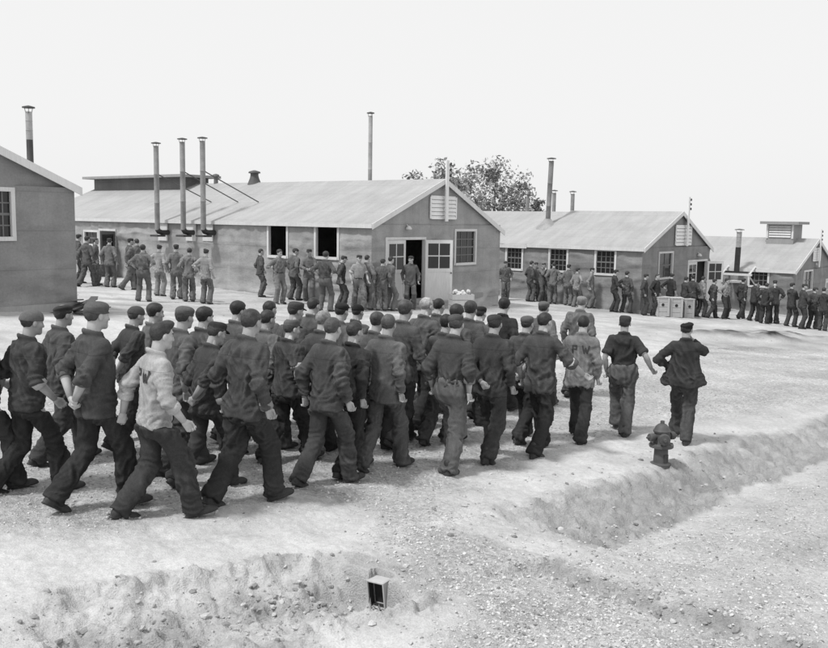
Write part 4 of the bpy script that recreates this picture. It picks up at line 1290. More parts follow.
p = ray_at_local(h3, 736.5, 272, xl=-.45); t = ray_at_local(h3, 739.5, 232, xl=-.45)
mid = p.lerp(t, .62)
o = pipe(h3, tuple(p), tuple(mid), .13, .03, cap=False); pipe(h3, tuple(mid), tuple(t), .12, .36)
mb = MB()
for dy in (-.75, .55): mb.tube([(-.04, p.y + dy, p.z + .28), (-.95, p.y + dy, p.z - .1)], .05, 4); mb.tube([(-.95, p.y + dy, p.z - .1), (-.05, p.y + dy, p.z - .55)], .04, 4)
mb.bx(-1.0, -.9, p.y - .9, p.y + .7, p.z - .14, p.z - .04); mb.bx(-.8, -.05, p.y - .3, p.y + .3, p.z - .5, p.z - .42); mb.build('stove_bracket', M_WOODP, o, color=.64)

# ------------------------------------------------------------------ things standing about
def gz(x, y): return float(ground_z(x, y)[0])
def stand(px, d, sink=0.0):
    "ground point below a photo column at optical depth d"
    y = 400.0
    for it in range(30):
        p = wp(px, y, d); e = p.z - gz(p.x, p.y); y += e * F_PX / d * .9
        if abs(e) < .002: break
    return Vector((p.x, p.y, gz(p.x, p.y) - sink))

# hydrant
p = stand(660.5, 11.6, .03); hy = empty('fire_hydrant', p, .5); tag(hy, 'old cast iron fire hydrant at the top of the bank by the road', 'hydrant')
mb = MB(); mb.lathe((0, 0, 0), [(.135, 0), (.135, .03), (.095, .045), (.088, .22), (.1, .235), (.15, .245), (.155, .25), (.155, .285), (.15, .29), (.105, .3), (.1, .33), (.098, .44)], 24); mb.build('barrel', M_METAL, hy, smooth=True, color=.085)
mb = MB(); mb.lathe((0, 0, .44), [(.108, 0), (.112, .01), (.112, .025), (.098, .04), (.085, .075), (.055, .105), (.03, .115), (.028, .12), (.026, .15), (.02, .155)], 24); mb.build('bonnet', M_METAL, hy, smooth=True, color=.085)
for ax, r, ln in (((-.55, -.83, 0), .062, .17), ((1, -.12, 0), .045, .15), ((-1, .12, 0), .045, .15)):
    a = Vector(ax).normalized(); mb = MB()
    mb.lathe(tuple(a * .06 + Vector((0, 0, .385))), [(r * .85, 0), (r * .85, ln - .09), (r * 1.15, ln - .085), (r * 1.2, ln - .03), (r * 1.05, ln - .015), (r * .4, ln - .01), (r * .35, ln + .02), (r * .3, ln + .025)], 18, a); n_ = mb.build('nozzle', M_METAL, hy, smooth=True, color=.075)
mb = MB()
for k in range(8): a = k * PI / 4 + .2; mb.lathe((math.cos(a) * .134, math.sin(a) * .134, .286), [(.014, 0), (.014, .014), (.006, .018)], 6)
mb.build('flange_bolt', M_METAL, hy, color=.1)
mb = MB(); mb.bx(-.035, .035, -.1, -.086, .06, .16); mb.build('plate', M_METAL, hy, color=.05)

# wooden culvert box in the trench
c = BOX; cz = base_z(c.x, c.y)[0] - .235
cu = empty('culvert_box', (c.x, c.y, cz), BOXA); cu.rotation_euler = (.06, -.07, BOXA); tag(cu, 'square open wooden drain box sticking out of the trench', 'drain box')
mb = MB(); w_, h_, t_, l_ = .085, .22, .012, .12
mb.bx(-w_, -w_ + t_, 0, l_, 0, h_); mb.bx(w_ - t_, w_, 0, l_, 0, h_); mb.bx(-w_ + t_, w_ - t_, 0, l_, 0, t_); mb.bx(-w_ + t_, w_ - t_, 0, l_, h_ - t_, h_)
mb.bx(-w_ + t_, w_ - t_, l_ - .02, l_ - .005, t_, h_ - t_)
mb.build('drain_board', M_WOODP, cu, color=.45, bevel=.003)
mb = MB(); mb.bx(-w_ + t_, w_ - t_, l_ - .035, l_ - .025, t_ + .006, h_ - t_ - .006); mb.bx(-w_ + t_, w_ - t_, .02, l_ - .055, t_ + .001, t_ + .004); mb.bx(-w_ + t_ + .001, -w_ + t_ + .004, .012, l_ - .055, t_, h_ - t_); mb.bx(w_ - t_ - .004, w_ - t_ - .001, .012, l_ - .055, t_, h_ - t_); mb.bx(-w_ + t_ + .005, w_ - t_ - .005, .012, l_ - .055, h_ - t_ - .004, h_ - t_ - .001); mb.build('shade_lining', M_INSIDE, cu)  # dark sheets added to stand in for the shade inside the box

# crates in front of the right hut
def crate(px, d, wd, dp, hh_, rz, label, col):
    p = stand(px, d); o = empty('crate', p, rz); tag(o, label, 'crate', 'wooden crates before the right hut')
    mb = MB(); n = 4
    for k in range(n):
        z0 = hh_ * k / n + .005; z1 = hh_ * (k + 1) / n - .005
        mb.bx(-wd / 2, wd / 2, -dp / 2, -dp / 2 + .02, z0, z1); mb.bx(-wd / 2, wd / 2, dp / 2 - .02, dp / 2, z0, z1)
        mb.bx(-wd / 2, -wd / 2 + .02, -dp / 2 + .021, dp / 2 - .021, z0, z1); mb.bx(wd / 2 - .02, wd / 2, -dp / 2 + .021, dp / 2 - .021, z0, z1)
    for sx in (-1, 1):
        for sy in (-1, 1): mb.box((sx * (wd / 2 - .05), sy * (dp / 2 + .012), hh_ / 2), (.09, .02, hh_ - .01))
    mb.build('side', M_WOODP, o, color=col)
    mb = MB()
    for k in range(4): x0 = -wd / 2 - .015 + (wd + .03) * k / 4; mb.bx(x0 + .004, x0 + (wd + .03) / 4 - .004, -dp / 2 - .03, dp / 2 + .03, hh_, hh_ + .025)
    mb.build('lid', M_WOODP, o, color=min(col * 1.3, .6))
    mb = MB(); mb.lathe((0, -dp / 2 - .004, hh_ * .62), [(.06, 0), (.06, .006), (.01, .007)], 14, Vector((0, -1, 0))); mb.build('hand_hole', M_INSIDE, o)
crate(660, 36, .56, .5, .76, .12, 'leftmost of three wooden crates standing before the right hut', .46)
crate(674.5, 36.1, .52, .5, .77, -.06, 'middle wooden crate of the three before the right hut', .41)
crate(686, 36.3, .44, .48, .75, .2, 'rightmost of three wooden crates standing before the right hut', .38)

# rubbish bin by the middle hut
p = stand(461, 30.5); o = empty('rubbish_bin', p, .2); tag(o, 'pale wooden rubbish bin heaped with crumpled paper by the white door', 'bin')
mb = MB()
for k in range(3):
    z0, z1 = .02 + k * .2, .02 + k * .2 + .18
    mb.bx(-.38, .38, -.3, -.27, z0, z1); mb.bx(-.38, .38, .27, .3, z0, z1); mb.bx(-.38, -.35, -.268, .268, z0, z1); mb.bx(.35, .38, -.268, .268, z0, z1)
mb.build('side', M_WOODP, o, color=.45)
rr = random.Random(4); mb = MB()
for k in range(14):
    q = Vector((rr.uniform(-.3, .3), rr.uniform(-.22, .22), rr.uniform(.5, .68))); bm_ = []
    mb.lathe(tuple(q), [(.02, -.07), (rr.uniform(.07, .11), -.03), (rr.uniform(.06, .12), .03), (.02, .08)], 6, Vector((rr.uniform(-1, 1), rr.uniform(-1, 1), .6)).normalized())
mb.build('crumpled_paper', M_WOODP, o, color=.62)

# plank pile by the corner of the near left hut
p = stand(85, 20.6); o = empty('plank_pile', p, ANG + .5); tag(o, 'small pile of dark planks and earth at the near left hut corner', 'plank pile')
rr = random.Random(8)
for k in range(9):
    mb = MB(); mb.box((rr.uniform(-.15, .15), rr.uniform(-.25, .25), .04 + k * .035), (1.1 + rr.uniform(-.3, .3), .16, .03), Matrix.Rotation(rr.uniform(-.5, .5), 3, 'Z') @ Matrix.Rotation(rr.uniform(-.12, .12), 3, 'Y')); mb.build('plank', M_WOODP, o, color=rr.uniform(.08, .22))

# ------------------------------------------------------------------ trees beyond the huts
m, nt, b = newmat('leaf'); oi = nd(nt, 'ShaderNodeObjectInfo'); sp = nd(nt, 'ShaderNodeSeparateColor'); nt.links.new(oi.outputs['Color'], sp.inputs[0])
a1, f1 = noise_val(nt, .7, .5, 1.6); ge = nd(nt, 'ShaderNodeNewGeometry'); mr = nd(nt, 'ShaderNodeMapRange'); mr.inputs['To Min'].default_value = .6; mr.inputs['To Max'].default_value = 1.5; nt.links.new(ge.outputs['Random Per Island'], mr.inputs['Value'])
grey_to(nt, mul(nt, mul(nt, sp.outputs[0], a1), mr.outputs[0]), b); b.inputs['Roughness'].default_value = .7
M_LEAF = m
M_BARK = mat_obj('bark', .9, (4, .7, 1.3), (30, .8, 1.2), (.5, .02), .2)
def tree(base, height, crown_r, n_leaf, seed, label, col=.1, lobes=9, leaf=.2, squash=.75):
    rr = random.Random(seed); o = empty('tree', base); tag(o, label, 'tree')
    mb = MB(); th = height * .45
    mb.tube([(0, 0, -.3), (.05, .02, th * .5), (.1, -.05, th), (.05, .05, height * .8)], [crown_r * .09, crown_r * .07, crown_r * .055, crown_r * .015], 10)
    cl = []
    for k in range(lobes):
        a = rr.uniform(0, 2 * PI); r = crown_r * rr.uniform(.25, .8); z = height * rr.uniform(.45, .93)
        r *= 1 - max(0, (z / height - .7)) * 1.6
        e = Vector((math.cos(a) * r, math.sin(a) * r, z)); s_ = Vector((.08, 0, th * rr.uniform(.7, 1.1)))
        mb.tube([tuple(s_), tuple(s_.lerp(e, .5) + Vector((0, 0, -.1 * crown_r))), tuple(e)], [crown_r * .04, crown_r * .025, crown_r * .008], 6)
        for q in range(3):
            cl.append((e + Vector((rr.gauss(0, .25), rr.gauss(0, .25), rr.gauss(0, .18))) * crown_r, crown_r * rr.uniform(.16, .34)))
    mb.build('trunk', M_BARK, o, smooth=True, color=.08)
    rg_ = np.random.RandomState(seed); vs = []
    for k in range(n_leaf):
        c, r = cl[rg_.randint(len(cl))]
        d = rg_.normal(size=3); d /= np.linalg.norm(d); q = np.array(c) + d * r * rg_.uniform(.4, 1.1) * V3(1, 1, squash)
        n = rg_.normal(size=3) + V3(0, 0, .6); n /= np.linalg.norm(n); t = np.cross(n, rg_.normal(size=3)); t /= np.linalg.norm(t); w_ = np.cross(n, t)
        L_ = leaf * rg_.uniform(.6, 1.3)
        vs += [q - t * L_, q + w_ * L_ * .5, q + t * L_, q - w_ * L_ * .5]
    me = mesh_np('crown', np.array(vs), np.arange(len(vs)).reshape(-1, 4), M_LEAF, smooth=False); link('crown', me, o, col)
    return o
def far_base(px, d): p = wp(px, 250, d); return (p.x, p.y, float(base_z(p.x, p.y)[0]))
tree(far_base(434, 62), 7.3, 3.3, 7500, 3, 'leafy pale tree behind the middle hut roof, left part of the clump', .3, 14, .14)
tree(far_base(492, 60), 6.75, 3.6, 9000, 5, 'broad leafy tree behind the middle hut gable, right part of the clump', .27, 15, .14)
tree(far_base(528, 64), 6.6, 2.6, 2600, 8, 'low dark tree behind the leaning chimney between the two huts', .16, 8, .12)
tree(far_base(836, 66), 2.6, 2.2, 2000, 12, 'small dark tree at the right edge beyond the farthest hut', .05, 7)
tree(far_base(702, 75), 4.6, 1.6, 900, 14, 'small bush top showing between the right hut and farthest hut', .1, 5)
# ------------------------------------------------------------------ the marching column
def place(root, px, s, ytop=None, h=None, heading=0, yfeet=None):
    p = stand(px, F_PX / s)
    if h is None:
        # height that brings the crown of the head to its line in the photograph
        lo, hi = 1.5, 2.0
        for it in range(25):
            mid = (lo + hi) / 2; q = Vector((p.x, p.y, p.z + mid)) - CAM
            d = q.dot(fwd); y = CY - q.dot(up) / d * F_PX
            if y > ytop: lo = mid
            else: hi = mid
        h = min(max(lo, 1.64), 1.93)
    k = h / 1.775
    root.location = (p.x, p.y, p.z - .012); root.rotation_euler = (0, 0, -R_(heading)); root.scale = (k * .99, k * .99, k)

DK, MD, LT = .048, .066, .095
# px, scale, head top, heading, walk phase, arms (right, left), top, sleeve, jacket, trousers, cap, hair kind, hair tone, head yaw, extra, label
MEN = [
 (-13, 108, 306, 58, .05, 'bwd fwd', 'jacket', 'rolled', MD, .035, 'soft', 'short', .04, 0, {}, 'marching man cut off by the left edge, only hand and leg showing'),
 (31, 108, 305, 58, .03, 'fwd2 bwd', 'jacket', 'rolled', .05, .035, 'side', 'short', .03, -.15, dict(ccol=.3, capcol=.12, hem=.82), 'leftmost full marcher, pale tilted cap, loose dark jacket with white cuff above the elbow'),
 (63, 96, 300, 55, .52, 'down down2', 'jacket', 'rolled', .06, .04, 'beret', 'short', .03, 0, dict(capcol=.04), 'marcher with puffed dark cap, half hidden between the two leftmost front men'),
 (99, 111, 297, 54, .06, 'back back', 'jacket', 'rolled', .05, .032, 'soft', 'short', .05, -.2, dict(ccol=.08, capcol=.09, lean=.02), 'tall marcher with sleeves rolled, hands clasped behind his dark jacket'),
 (133, 89, 304, 54, .55, 'back back', 'jacket', 'rolled', .055, .035, 'side', 'short', .05, -.2, dict(capcol=.07), 'marcher in side cap, hands behind back, just left of the pale jacket'),
 (154, 85, 301, 54, .1, 'down down', 'jacket', 'long', .14, .05, None, 'thick', .03, -.3, dict(capcol=.03), 'marcher with black hair and grey jacket directly behind the pale jacket'),
 (157, 114, 316, 57, .0, 'fwd2 bwd', 'jacket', 'half', .28, .045, None, 'quiff', .03, -.1, dict(ccol=.3, pw=1, hem=.86, crease=.55, lean=.08, girth=.97, skin=.42), 'bareheaded marcher in pale faded jacket with dark letters on the back, nearest the camera'),
 (181, 96, 301, 50, .5, 'down2 down', 'overshirt', 'rolled', .085, .04, 'soft', 'thick', .05, .1, dict(capcol=.1, ccol=.2), 'marcher with round grey cap, rolled sleeve and bare forearm behind the pale jacket'),
 (203, 89, 304, 50, .02, 'down down', 'jacket', 'long', .075, .04, None, 'thick', .025, -.3, {}, 'dark haired bareheaded marcher looking right, above the stooping capped man'),
 (209, 99.6, 318, 50, .08, 'back down', 'jacket', 'rolled', .045, .04, 'visor', 'short', .04, -.5, dict(lean=.14, capcol=.035, hpitch=-.15, ccol=.07), 'stooping marcher in dark peaked cap, one rolled sleeve behind his back'),
 (235, 82, 299, 48, .55, 'down down', 'jacket', 'long', .08, .05, None, 'thick', .022, -.4, {}, 'thick black haired bareheaded marcher behind the broad man with turned back cuffs'),
 (246, 106, 304, 46, .03, 'down down2', 'jacket', 'long', .066, .03, None, 'short', .04, .1, dict(cuff=1, ccol=.17, hem=.8, girth=1.05), 'broad marcher in long dark jacket with pale turned back cuff at the wrist'),
 (267, 78, 297, 46, .5, 'down down', 'jacket', 'long', .09, .05, None, 'short', .03, -.2, dict(capcol=.03), 'dark haired marcher in back row just right of the thick black haired man'),
 (265, 86, 307, 46, .05, 'down down', 'overshirt', 'long', .12, .05, None, 'short', .03, -.3, {}, 'bareheaded marcher with grey shirt half hidden behind the broad man\'s right shoulder'),
 (291, 82, 298.5, 46, .1, 'down down', 'jacket', 'long', .09, .05, 'visor', 'short', .04, -.6, dict(capcol=.05), 'marcher in dark peaked cap turning right, above the man with the white armband cuff'),
 (287, 90, 315, 48, .0, 'down fwd', 'overshirt', 'short', .055, .032, 'visor', 'short', .06, -.7, dict(ccol=.27, capcol=.1, hem=.84), 'marcher in peaked cap with white rolled cuff on the upper arm and bare forearm'),
 (311, 73, 295, 44, .55, 'down down', 'jacket', 'long', .09, .05, None, 'short', .03, -.3, {}, 'bareheaded dark haired marcher in back row left of the blond man'),
 (320, 86, 307, 44, .52, 'down back', 'jacket', 'long', .075, .04, None, 'short', .2, -.4, {}, 'blond bareheaded marcher behind the man in dark wrinkled jacket'),
 (327, 96, 314, 45, .04, 'down down2', 'jacket', 'long', .06, .05, None, 'short', .06, .05, dict(hem=.8), 'close cropped bareheaded marcher in wrinkled jacket at the front, left of middle'),
 (337, 77, 300, 44, .08, 'down down', 'jacket', 'long', .08, .05, 'soft', 'short', .03, -.1, dict(capcol=.025), 'marcher in round dark cap behind the cropped head, left one of two'),
 (354, 71, 301, 43, .5, 'down down', 'jacket', 'long', .08, .05, 'side', 'short', .03, -.3, dict(capcol=.02), 'marcher in dark folded cap behind the cropped head, right one of two'),
 (351, 92, 317, 44, .5, 'down2 down', 'jacket', 'long', .04, .032, None, 'short', .035, -.5, dict(girth=.92), 'slim marcher in near black jacket between two front row men, looking right'),
 (372, 81, 310, 43, .1, 'down back', 'jacket', 'long', .075, .04, None, 'thick', .05, 0, {}, 'bareheaded marcher partly hidden behind the grey jacketed front man\'s left shoulder'),
 (384, 89, 311, 38, .05, 'down2 down', 'jacket', 'long', .082, .055, None, 'short', .07, .25, dict(hem=.78), 'bareheaded marcher in grey creased jacket hanging low, middle of the front row'),
 (401, 79, 298, 42, .55, 'fwd2 down', 'jacket', 'rolled', .075, .035, None, 'thick', .06, .05, dict(ccol=.2), 'tall bareheaded marcher with rolled sleeve and bare right forearm near the middle'),
 (421, 72, 293.5, 42, .5, 'fwd down', 'jacket', 'rolled', .085, .035, None, 'short', .30, -.5, dict(skin=.45, ccol=.08), 'very blond bareheaded tall marcher standing out above the middle of the column'),
 (434, 67, 296, 40, .1, 'down down', 'jacket', 'long', .07, .04, None, 'short', .02, -.4, {}, 'dark haired marcher half hidden behind the very blond man'),
 (441, 78, 312, 40, .02, 'down down', 'jacket', 'long', .06, .04, None, 'thick', .02, .2, {}, 'bareheaded marcher showing a narrow black head left of the tucked shirt man'),
 (450, 86.6, 311, 30, .45, 'down2 down', 'shirt', 'half', .05, .13, 'soft', 'short', .05, .1, dict(capcol=.07, ccol=.12), 'marcher in cap with dark shirt tucked into pale trousers, middle of the front row'),
 (452, 76, 301, 40, .5, 'down down', 'jacket', 'long', .07, .04, None, 'thick', .03, -.1, dict(capcol=.025), 'marcher with thick black hair directly behind the tucked shirt man'),
 (466, 71, 299, 38, .05, 'down down', 'jacket', 'long', .075, .04, None, 'thick', .04, .1, {}, 'round headed bareheaded marcher behind, between tucked shirt man and dark jacket'),
 (476, 66, 304, 38, .55, 'down down', 'jacket', 'long', .09, .05, 'soft', 'short', .03, -.4, dict(capcol=.025), 'short marcher in dark cap seen between two nearer heads right of middle'),
 (489, 82, 310, 32, .5, 'down back', 'jacket', 'long', .04, .035, 'soft', 'short', .03, .0, dict(capcol=.045, girth=1.06), 'heavy marcher in cap and very dark jacket right of the tucked shirt man'),
 (500, 64, 296, 36, .05, 'down down', 'jacket', 'long', .03, .03, None, 'thick', .02, .1, dict(girth=.92), 'slim black haired marcher in black jacket alone at the back, right of middle'),
 (522, 74, 312, 40, .5, 'back back', 'jacket', 'rolled', .06, .035, 'soft', 'short', .04, -.3, dict(capcol=.09), 'marcher in pale soft cap with hands behind back, left of the smiling man'),
 (539, 62, 298, 38, .0, 'down down', 'jacket', 'long', .09, .05, 'soft', 'short', .03, -.3, dict(capcol=.12), 'marcher in pale topped cap standing above the smiling man'),
 (538, 77.5, 309, 40, .48, 'out down', 'jacket', 'rolled', .052, .035, None, 'short', .025, -.75, dict(ccol=.28, skin=.36), 'bareheaded smiling marcher turned right with white cuffs, arm held out'),
 (577, 57, 294, 32, .05, 'down down', 'jacket', 'long', .1, .05, 'soft', 'short', .12, .1, dict(capcol=.2), 'tall marcher in pale cap behind the man with letters PW, right part of column'),
 (578, 71.8, 313, 26, .46, 'down front', 'jacket', 'long', .12, .038, None, 'short', .022, .1, dict(pw=1, hem=.78, girth=1.04), 'bareheaded marcher in grey jacket lettered PW across the shoulders'),
 (620, 67.7, 313, 22, .42, 'out2 down', 'shirt', 'short', .038, .12, 'visor', 'short', .03, -.1, dict(capcol=.04, ccol=.04, lean=.0), 'marcher with short sleeved black shirt tucked in light trousers, arms swinging, near column head'),
 (681, 69, 319, 26, .44, 'face hip', 'jacket', 'long', .042, .08, 'beret', 'short', .03, -.5, dict(capcol=.02, flare=.95, hem=.84, lean=.0), 'man leading the column in flaring dark jacket, hand raised to his mouth'),
]
GROUP_M = 'prisoners marching in a column along the road'
for i, (px, s, yt, hd, ph, arms, top, sl, jc, tc_, cap, hk, hcol, hy_, ex, label) in enumerate(MEN):
    S = dict(seed=100 + i * 7, walk=ph, arms=tuple(arms.split()), top=top, sleeve=sl, jcol=jc, tcol=tc_, cap=cap, hair=hk, hcol=hcol, hyaw=hy_,
             legs=random.uniform(.95, 1.06), girth=random.uniform(.95, 1.04), skin=random.uniform(.32, .42), lean=random.uniform(.05, .1))
    S['jcol'] = jc * random.uniform(.9, 1.3); S['tcol'] = tc_ * (random.uniform(.8, 1.35) if tc_ < .06 else .75); S['hyaw'] = hy_ * .55 + .12
    if px < 150 or px > 158: hd *= .84
    S.update(ex)
    near = s > 84
    sp_ = abs(((ph * 2 + .5) % 1) - .5) * 2      # how far the feet are apart
    s = F_PX / (F_PX / s + .24 * math.cos(R_(hd)) * (1 - min(1, sp_ * 2.5)))
    o = build_person(S, .0135 if near else .017, .0075 if near else .0095)
    place(o, px, s, yt, None, hd)
    tag(o, label, 'person', GROUP_M)

# ------------------------------------------------------------------ the men standing by the huts
PRO = [
 dict(walk=None, arms=('down', 'down2'), top='jacket', sleeve='long', cap='soft'),
 dict(walk=None, arms=('hip', 'hip'), top='shirt', sleeve='rolled', cap=None, hair='thick', stance=.15),
 dict(walk=None, arms=('front', 'front'), top='jacket', sleeve='long', cap='visor', step=.08),
 dict(walk=None, arms=('pocket', 'pocket'), top='jacket', sleeve='long', cap=None, tilt=.05),
 dict(walk=None, arms=('hip', 'down'), top='overshirt', sleeve='rolled', cap='beret', stance=.13),
 dict(walk=None, arms=('cross', 'cross'), top='jacket', sleeve='long', cap='soft', step=.1, lean=-.02),
 dict(walk=.05, arms=('fwd2', 'bwd'), top='jacket', sleeve='long', cap='soft'),
 dict(walk=None, arms=('back', 'back'), top='overshirt', sleeve='rolled', cap=None, hair='short', step=.06),
 dict(walk=.45, arms=('down', 'fwd2'), top='shirt', sleeve='short', cap='visor'),
 dict(walk=None, arms=('down', 'face'), top='jacket', sleeve='long', cap=None, step=.12, lean=.08),
 dict(walk=None, arms=('pocket', 'down'), top='jacket', sleeve='long', cap='side', step=-.08, tilt=-.06, hyaw=.6),
 dict(walk=None, arms=('down', 'hip'), top='jacket', sleeve='long', cap=None, hair='thick', stance=.16, twist=.25, hyaw=-.6),
 dict(walk=None, arms=('down2', 'pocket'), top='overshirt', sleeve='half', cap='visor', step=.07, lean=.1, hpitch=-.25),
 dict(walk=None, arms=('cross', 'face'), top='jacket', sleeve='long', cap='beret', stance=.13, hyaw=.4),
]
protos = []
def figure(k):
    if k >= len(protos): pass
    return protos[k]
used = set()
for i, S in enumerate(PRO):
    S = dict(S); S = dict(dict(hyaw=random.uniform(-.5, .5), girth=random.uniform(.92, 1.08), legs=random.uniform(.92, 1.08)), **S); S.update(seed=900 + i * 13, jcol=.08, tcol=.08, hcol=.035, capcol=.05)
    protos.append(build_person(S, .025, .0125))
def bystander(px, s, k, face, jc, tc_, label, group, h=None):
    "face: degrees clockwise from straight away from the camera (180 looks back at it)"
    src = protos[k]
    if k not in used:
        r = src; used.add(k)
    else:
        r = src.copy(); COL.objects.link(r)
        for ch in src.children:
            c = ch.copy(); COL.objects.link(c); c.parent = r
    for ch in r.children:
        b_ = ch.name.split('.')[0]
        if b_ in ('jacket', 'shirt'): ch.color = (jc, jc, jc, 1)
        elif b_ == 'rolled_cuff': ch.color = (jc * 1.4,) * 3 + (1,)
        elif b_ == 'trousers': ch.color = (tc_, tc_, tc_, 1)
    d_ = F_PX / s
    for it in range(60):        # keep clear of the hut walls
        p = stand(px, d_)
        bad = False
        for hut in (h1, h2, h3):
            q = V3(p.x, p.y, 0) - hut.C * V3(1, 1, 0)
            if q @ G > -.5 and q @ LD > -.5 and q @ G < hut.w + .4: bad = True
        if not bad: break
        d_ -= .15
    place(r, px, F_PX / d_, None, h or random.uniform(1.68, 1.82), face)
    tag(r, label, 'person', group)
    global LAST; LAST = r
GL = 'men waiting by the door at the left end of the middle hut'
GMID = 'men lined up along the middle hut wall'
GR = 'men standing along the wall of the right hut'
GQ = 'men queueing in front of the right and farthest huts'
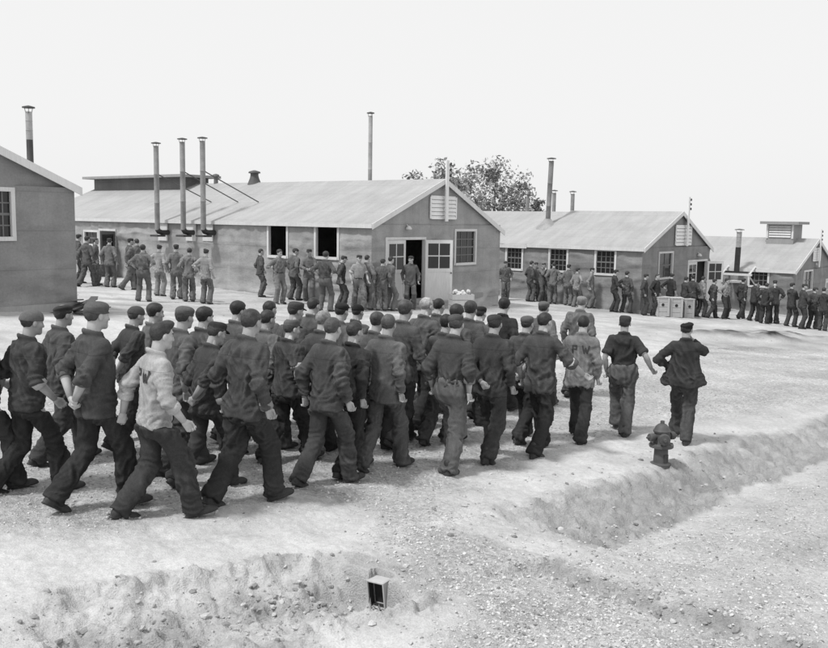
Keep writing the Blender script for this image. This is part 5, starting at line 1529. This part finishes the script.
BY = [
 (79, 27.5, 0, 60, .07, .07, 'man half hidden by the near hut corner, leftmost of the door group', GL),
 (87.5, 28.5, 6, 35, .08, .08, 'man with dark jacket second from the near hut corner, going to the door', GL),
 (96, 28, 3, 70, .09, .09, 'bareheaded man third from the near hut corner, hands in pockets', GL),
 (110, 28.5, 0, 10, .1, .09, 'man standing square before the dark doorway of the middle hut', GL),
 (130.5, 29, 6, 40, .09, .1, 'man stepping right just past the dark open door leaf', GL),
 (137, 29, 3, -30, .1, .09, 'man behind the one with hands on hips, near the dark door leaf', GL),
 (143.5, 34, 1, -5, .11, .1, 'man nearest the road in the left group, both hands on hips', GL),
 (159.5, 31, 4, 20, .15, .14, 'man in light overalls under the first stovepipe, hand on hip', GL),
 (176.5, 32, 0, 15, .09, .09, 'man in long jacket left of two men below the second stovepipe', GL),
 (189, 32.5, 3, 0, .1, .09, 'man standing close beside another under the middle stovepipe', GL),
 (206, 33, 4, 10, .15, .11, 'man in pale shirt with hand on hip below the third stovepipe', GL),
 (260.5, 29, 3, 70, .07, .07, 'leftmost man of the row by the long wall, standing apart at left', GMID),
 (279, 31, 1, 120, .09, .1, 'man with elbows out standing under the first open window', GMID),
 (294, 29.5, 0, 50, .06, .05, 'man in dark jacket between the two open windows, turned away', GMID),
 (309, 29.5, 2, 170, .08, .08, 'man facing us with forearms raised between the open windows', GMID),
 (325, 33, 1, 20, .06, .06, 'tall man with elbows out in front of the second open window', GMID, 1.85),
 (341, 31, 7, 60, .055, .055, 'man with hands behind his back just right of the second window', GMID),
 (358.5, 31.5, 8, 160, .13, .1, 'man in pale shirt facing us at the middle hut\'s near corner', GMID),
 (367, 30.5, 3, 30, .09, .08, 'man with hands in pockets right at the corner of the middle hut', GMID),
 (381.5, 29.5, 0, 10, .09, .08, 'left man of a pair with backs turned beside the white doors', GMID),
 (389.5, 29, 7, 40, .1, .09, 'right man of a pair beside the white doors, partly behind his companion', GMID),
 (410, 28.5, 0, 185, .065, .06, 'man standing in front of the open white doors, facing the road', GMID),
 (505, 23, 0, 190, .07, .07, 'man alone against the wall under the far left window of right hut', GR),
 (529.5, 23, 3, 60, .06, .06, 'man first in the row at right hut, between its first and second windows', GR),
 (535.5, 22.6, 0, 200, .08, .08, 'man half behind another left of the right hut\'s second window', GR),
 (542, 23, 5, 150, .09, .09, 'man with folded arms just left of the right hut\'s second window', GR),
 (552, 23.3, 3, 20, .12, .11, 'man in grey clothes below the second window of the right hut', GR),
 (567.5, 22.8, 0, 30, .11, .1, 'slim man below and right of the second window of right hut', GR),
 (576, 23.8, 1, 60, .12, .11, 'man with elbows out between second and third windows of right hut', GR),
 (590, 23.3, 0, 90, .11, .1, 'man standing side on under left edge of the third white framed window', GR),
 (613.5, 24.6, 2, 100, .04, .04, 'dark clad man below the third white framed window, arms folded before him', GR),
 (625.5, 23, 3, 60, .075, .075, 'short man leaning by the corner side of the third window', GR),
 (643.5, 24.5, 0, 100, .045, .045, 'man in dark suit at the very corner of the right hut', GQ),
 (654.5, 24.8, 3, 150, .045, .04, 'man standing behind the left crate, hands in pockets', GQ),
 (669.5, 24.4, 4, 60, .04, .04, 'man behind the middle crate below the narrow gable window', GQ),
 (683.5, 24.4, 2, 80, .045, .045, 'man behind the right crate with forearms raised', GQ),
 (691, 24, 0, 40, .05, .05, 'man in the right hut doorway row, left door leaf behind him', GQ),
 (700, 24, 9, 80, .14, .06, 'man in pale shirt before the dark open doorway of the right hut', GQ),
 (712, 24, 6, 60, .06, .055, 'man stepping along in front of the right door leaf of right hut', GQ),
 (724.5, 24, 1, 150, .22, .05, 'man in white shirt and dark trousers, elbows out, right of the doorway', GQ),
 (741, 23.5, 6, 70, .05, .045, 'man striding right below the leaning black stovepipe', GQ),
 (753, 24, 9, 70, .045, .04, 'man leaning forward, first of the trio under the farthest hut window', GQ),
 (763.5, 24.6, 3, 60, .05, .045, 'middle man of the trio under the farthest hut window', GQ),
 (773, 24.4, 7, 30, .055, .05, 'last man of the trio under the farthest hut window, back turned', GQ),
 (790, 25, 5, 70, .05, .045, 'fourth man from the right edge, arms folded at the path', GQ),
 (801, 25.4, 2, 80, .05, .05, 'third man from the right edge, holding something before him', GQ),
 (811.5, 25.2, 0, 60, .055, .05, 'second man from the right edge, arms hanging by the path', GQ),
 (822, 25.8, 3, 50, .06, .055, 'man at the right edge, last of the queue', GQ),
]
rv = random.Random(31)
for n_, q in enumerate(BY):
    q = list(q)
    if n_ % 3 == 1: q[2] = {0: 10, 3: 11, 2: 13, 7: 12, 5: 13, 1: 4}.get(q[2], q[2])
    k_ = 1.35 if q[0] < 600 else 1.0; q[4] *= k_ * rv.uniform(.8, 1.4); q[5] *= k_ * rv.uniform(.75, 1.25); q[3] += rv.uniform(-18, 18)
    bystander(*q)
    if rv.random() < .45: LAST.scale.x *= -1

# ------------------------------------------------------------------ light, sky, render settings
w = bpy.data.worlds.new('World'); SC.world = w; w.use_nodes = True
nt = w.node_tree; bg = nt.nodes['Background']
SUN_EL, SUN_AZ = R_(58), R_(-125)      # azimuth clockwise from straight ahead
sk = nd(nt, 'ShaderNodeTexSky', sky_type='NISHITA'); sk.sun_disc = False; sk.sun_elevation = SUN_EL; sk.sun_rotation = SUN_AZ; sk.air_density = 1.0; sk.dust_density = 4.0
bw = nd(nt, 'ShaderNodeRGBToBW'); nt.links.new(sk.outputs[0], bw.inputs[0])
mx = nd(nt, 'ShaderNodeMath', operation='MULTIPLY_ADD'); nt.links.new(bw.outputs[0], mx.inputs[0]); mx.inputs[1].default_value = .12; mx.inputs[2].default_value = 7.5   # thin white overcast
cc = nd(nt, 'ShaderNodeCombineColor')
for k in range(3): nt.links.new(mx.outputs[0], cc.inputs[k])
nt.links.new(cc.outputs[0], bg.inputs['Color']); bg.inputs['Strength'].default_value = .115
sl = bpy.data.lights.new('sun', 'SUN'); sl.energy = 2.9; sl.angle = R_(7); sl.color = (1, 1, 1)
so = bpy.data.objects.new('sun', sl); COL.objects.link(so)
dv = Vector((math.sin(SUN_AZ) * math.cos(SUN_EL), math.cos(SUN_AZ) * math.cos(SUN_EL), math.sin(SUN_EL)))
so.rotation_euler = dv.to_track_quat('Z', 'Y').to_euler(); so.location = (0, 0, 30)
SC.render.engine = 'CYCLES'
SC.view_settings.view_transform = 'Standard'; SC.view_settings.look = 'None'; SC.view_settings.exposure = 0
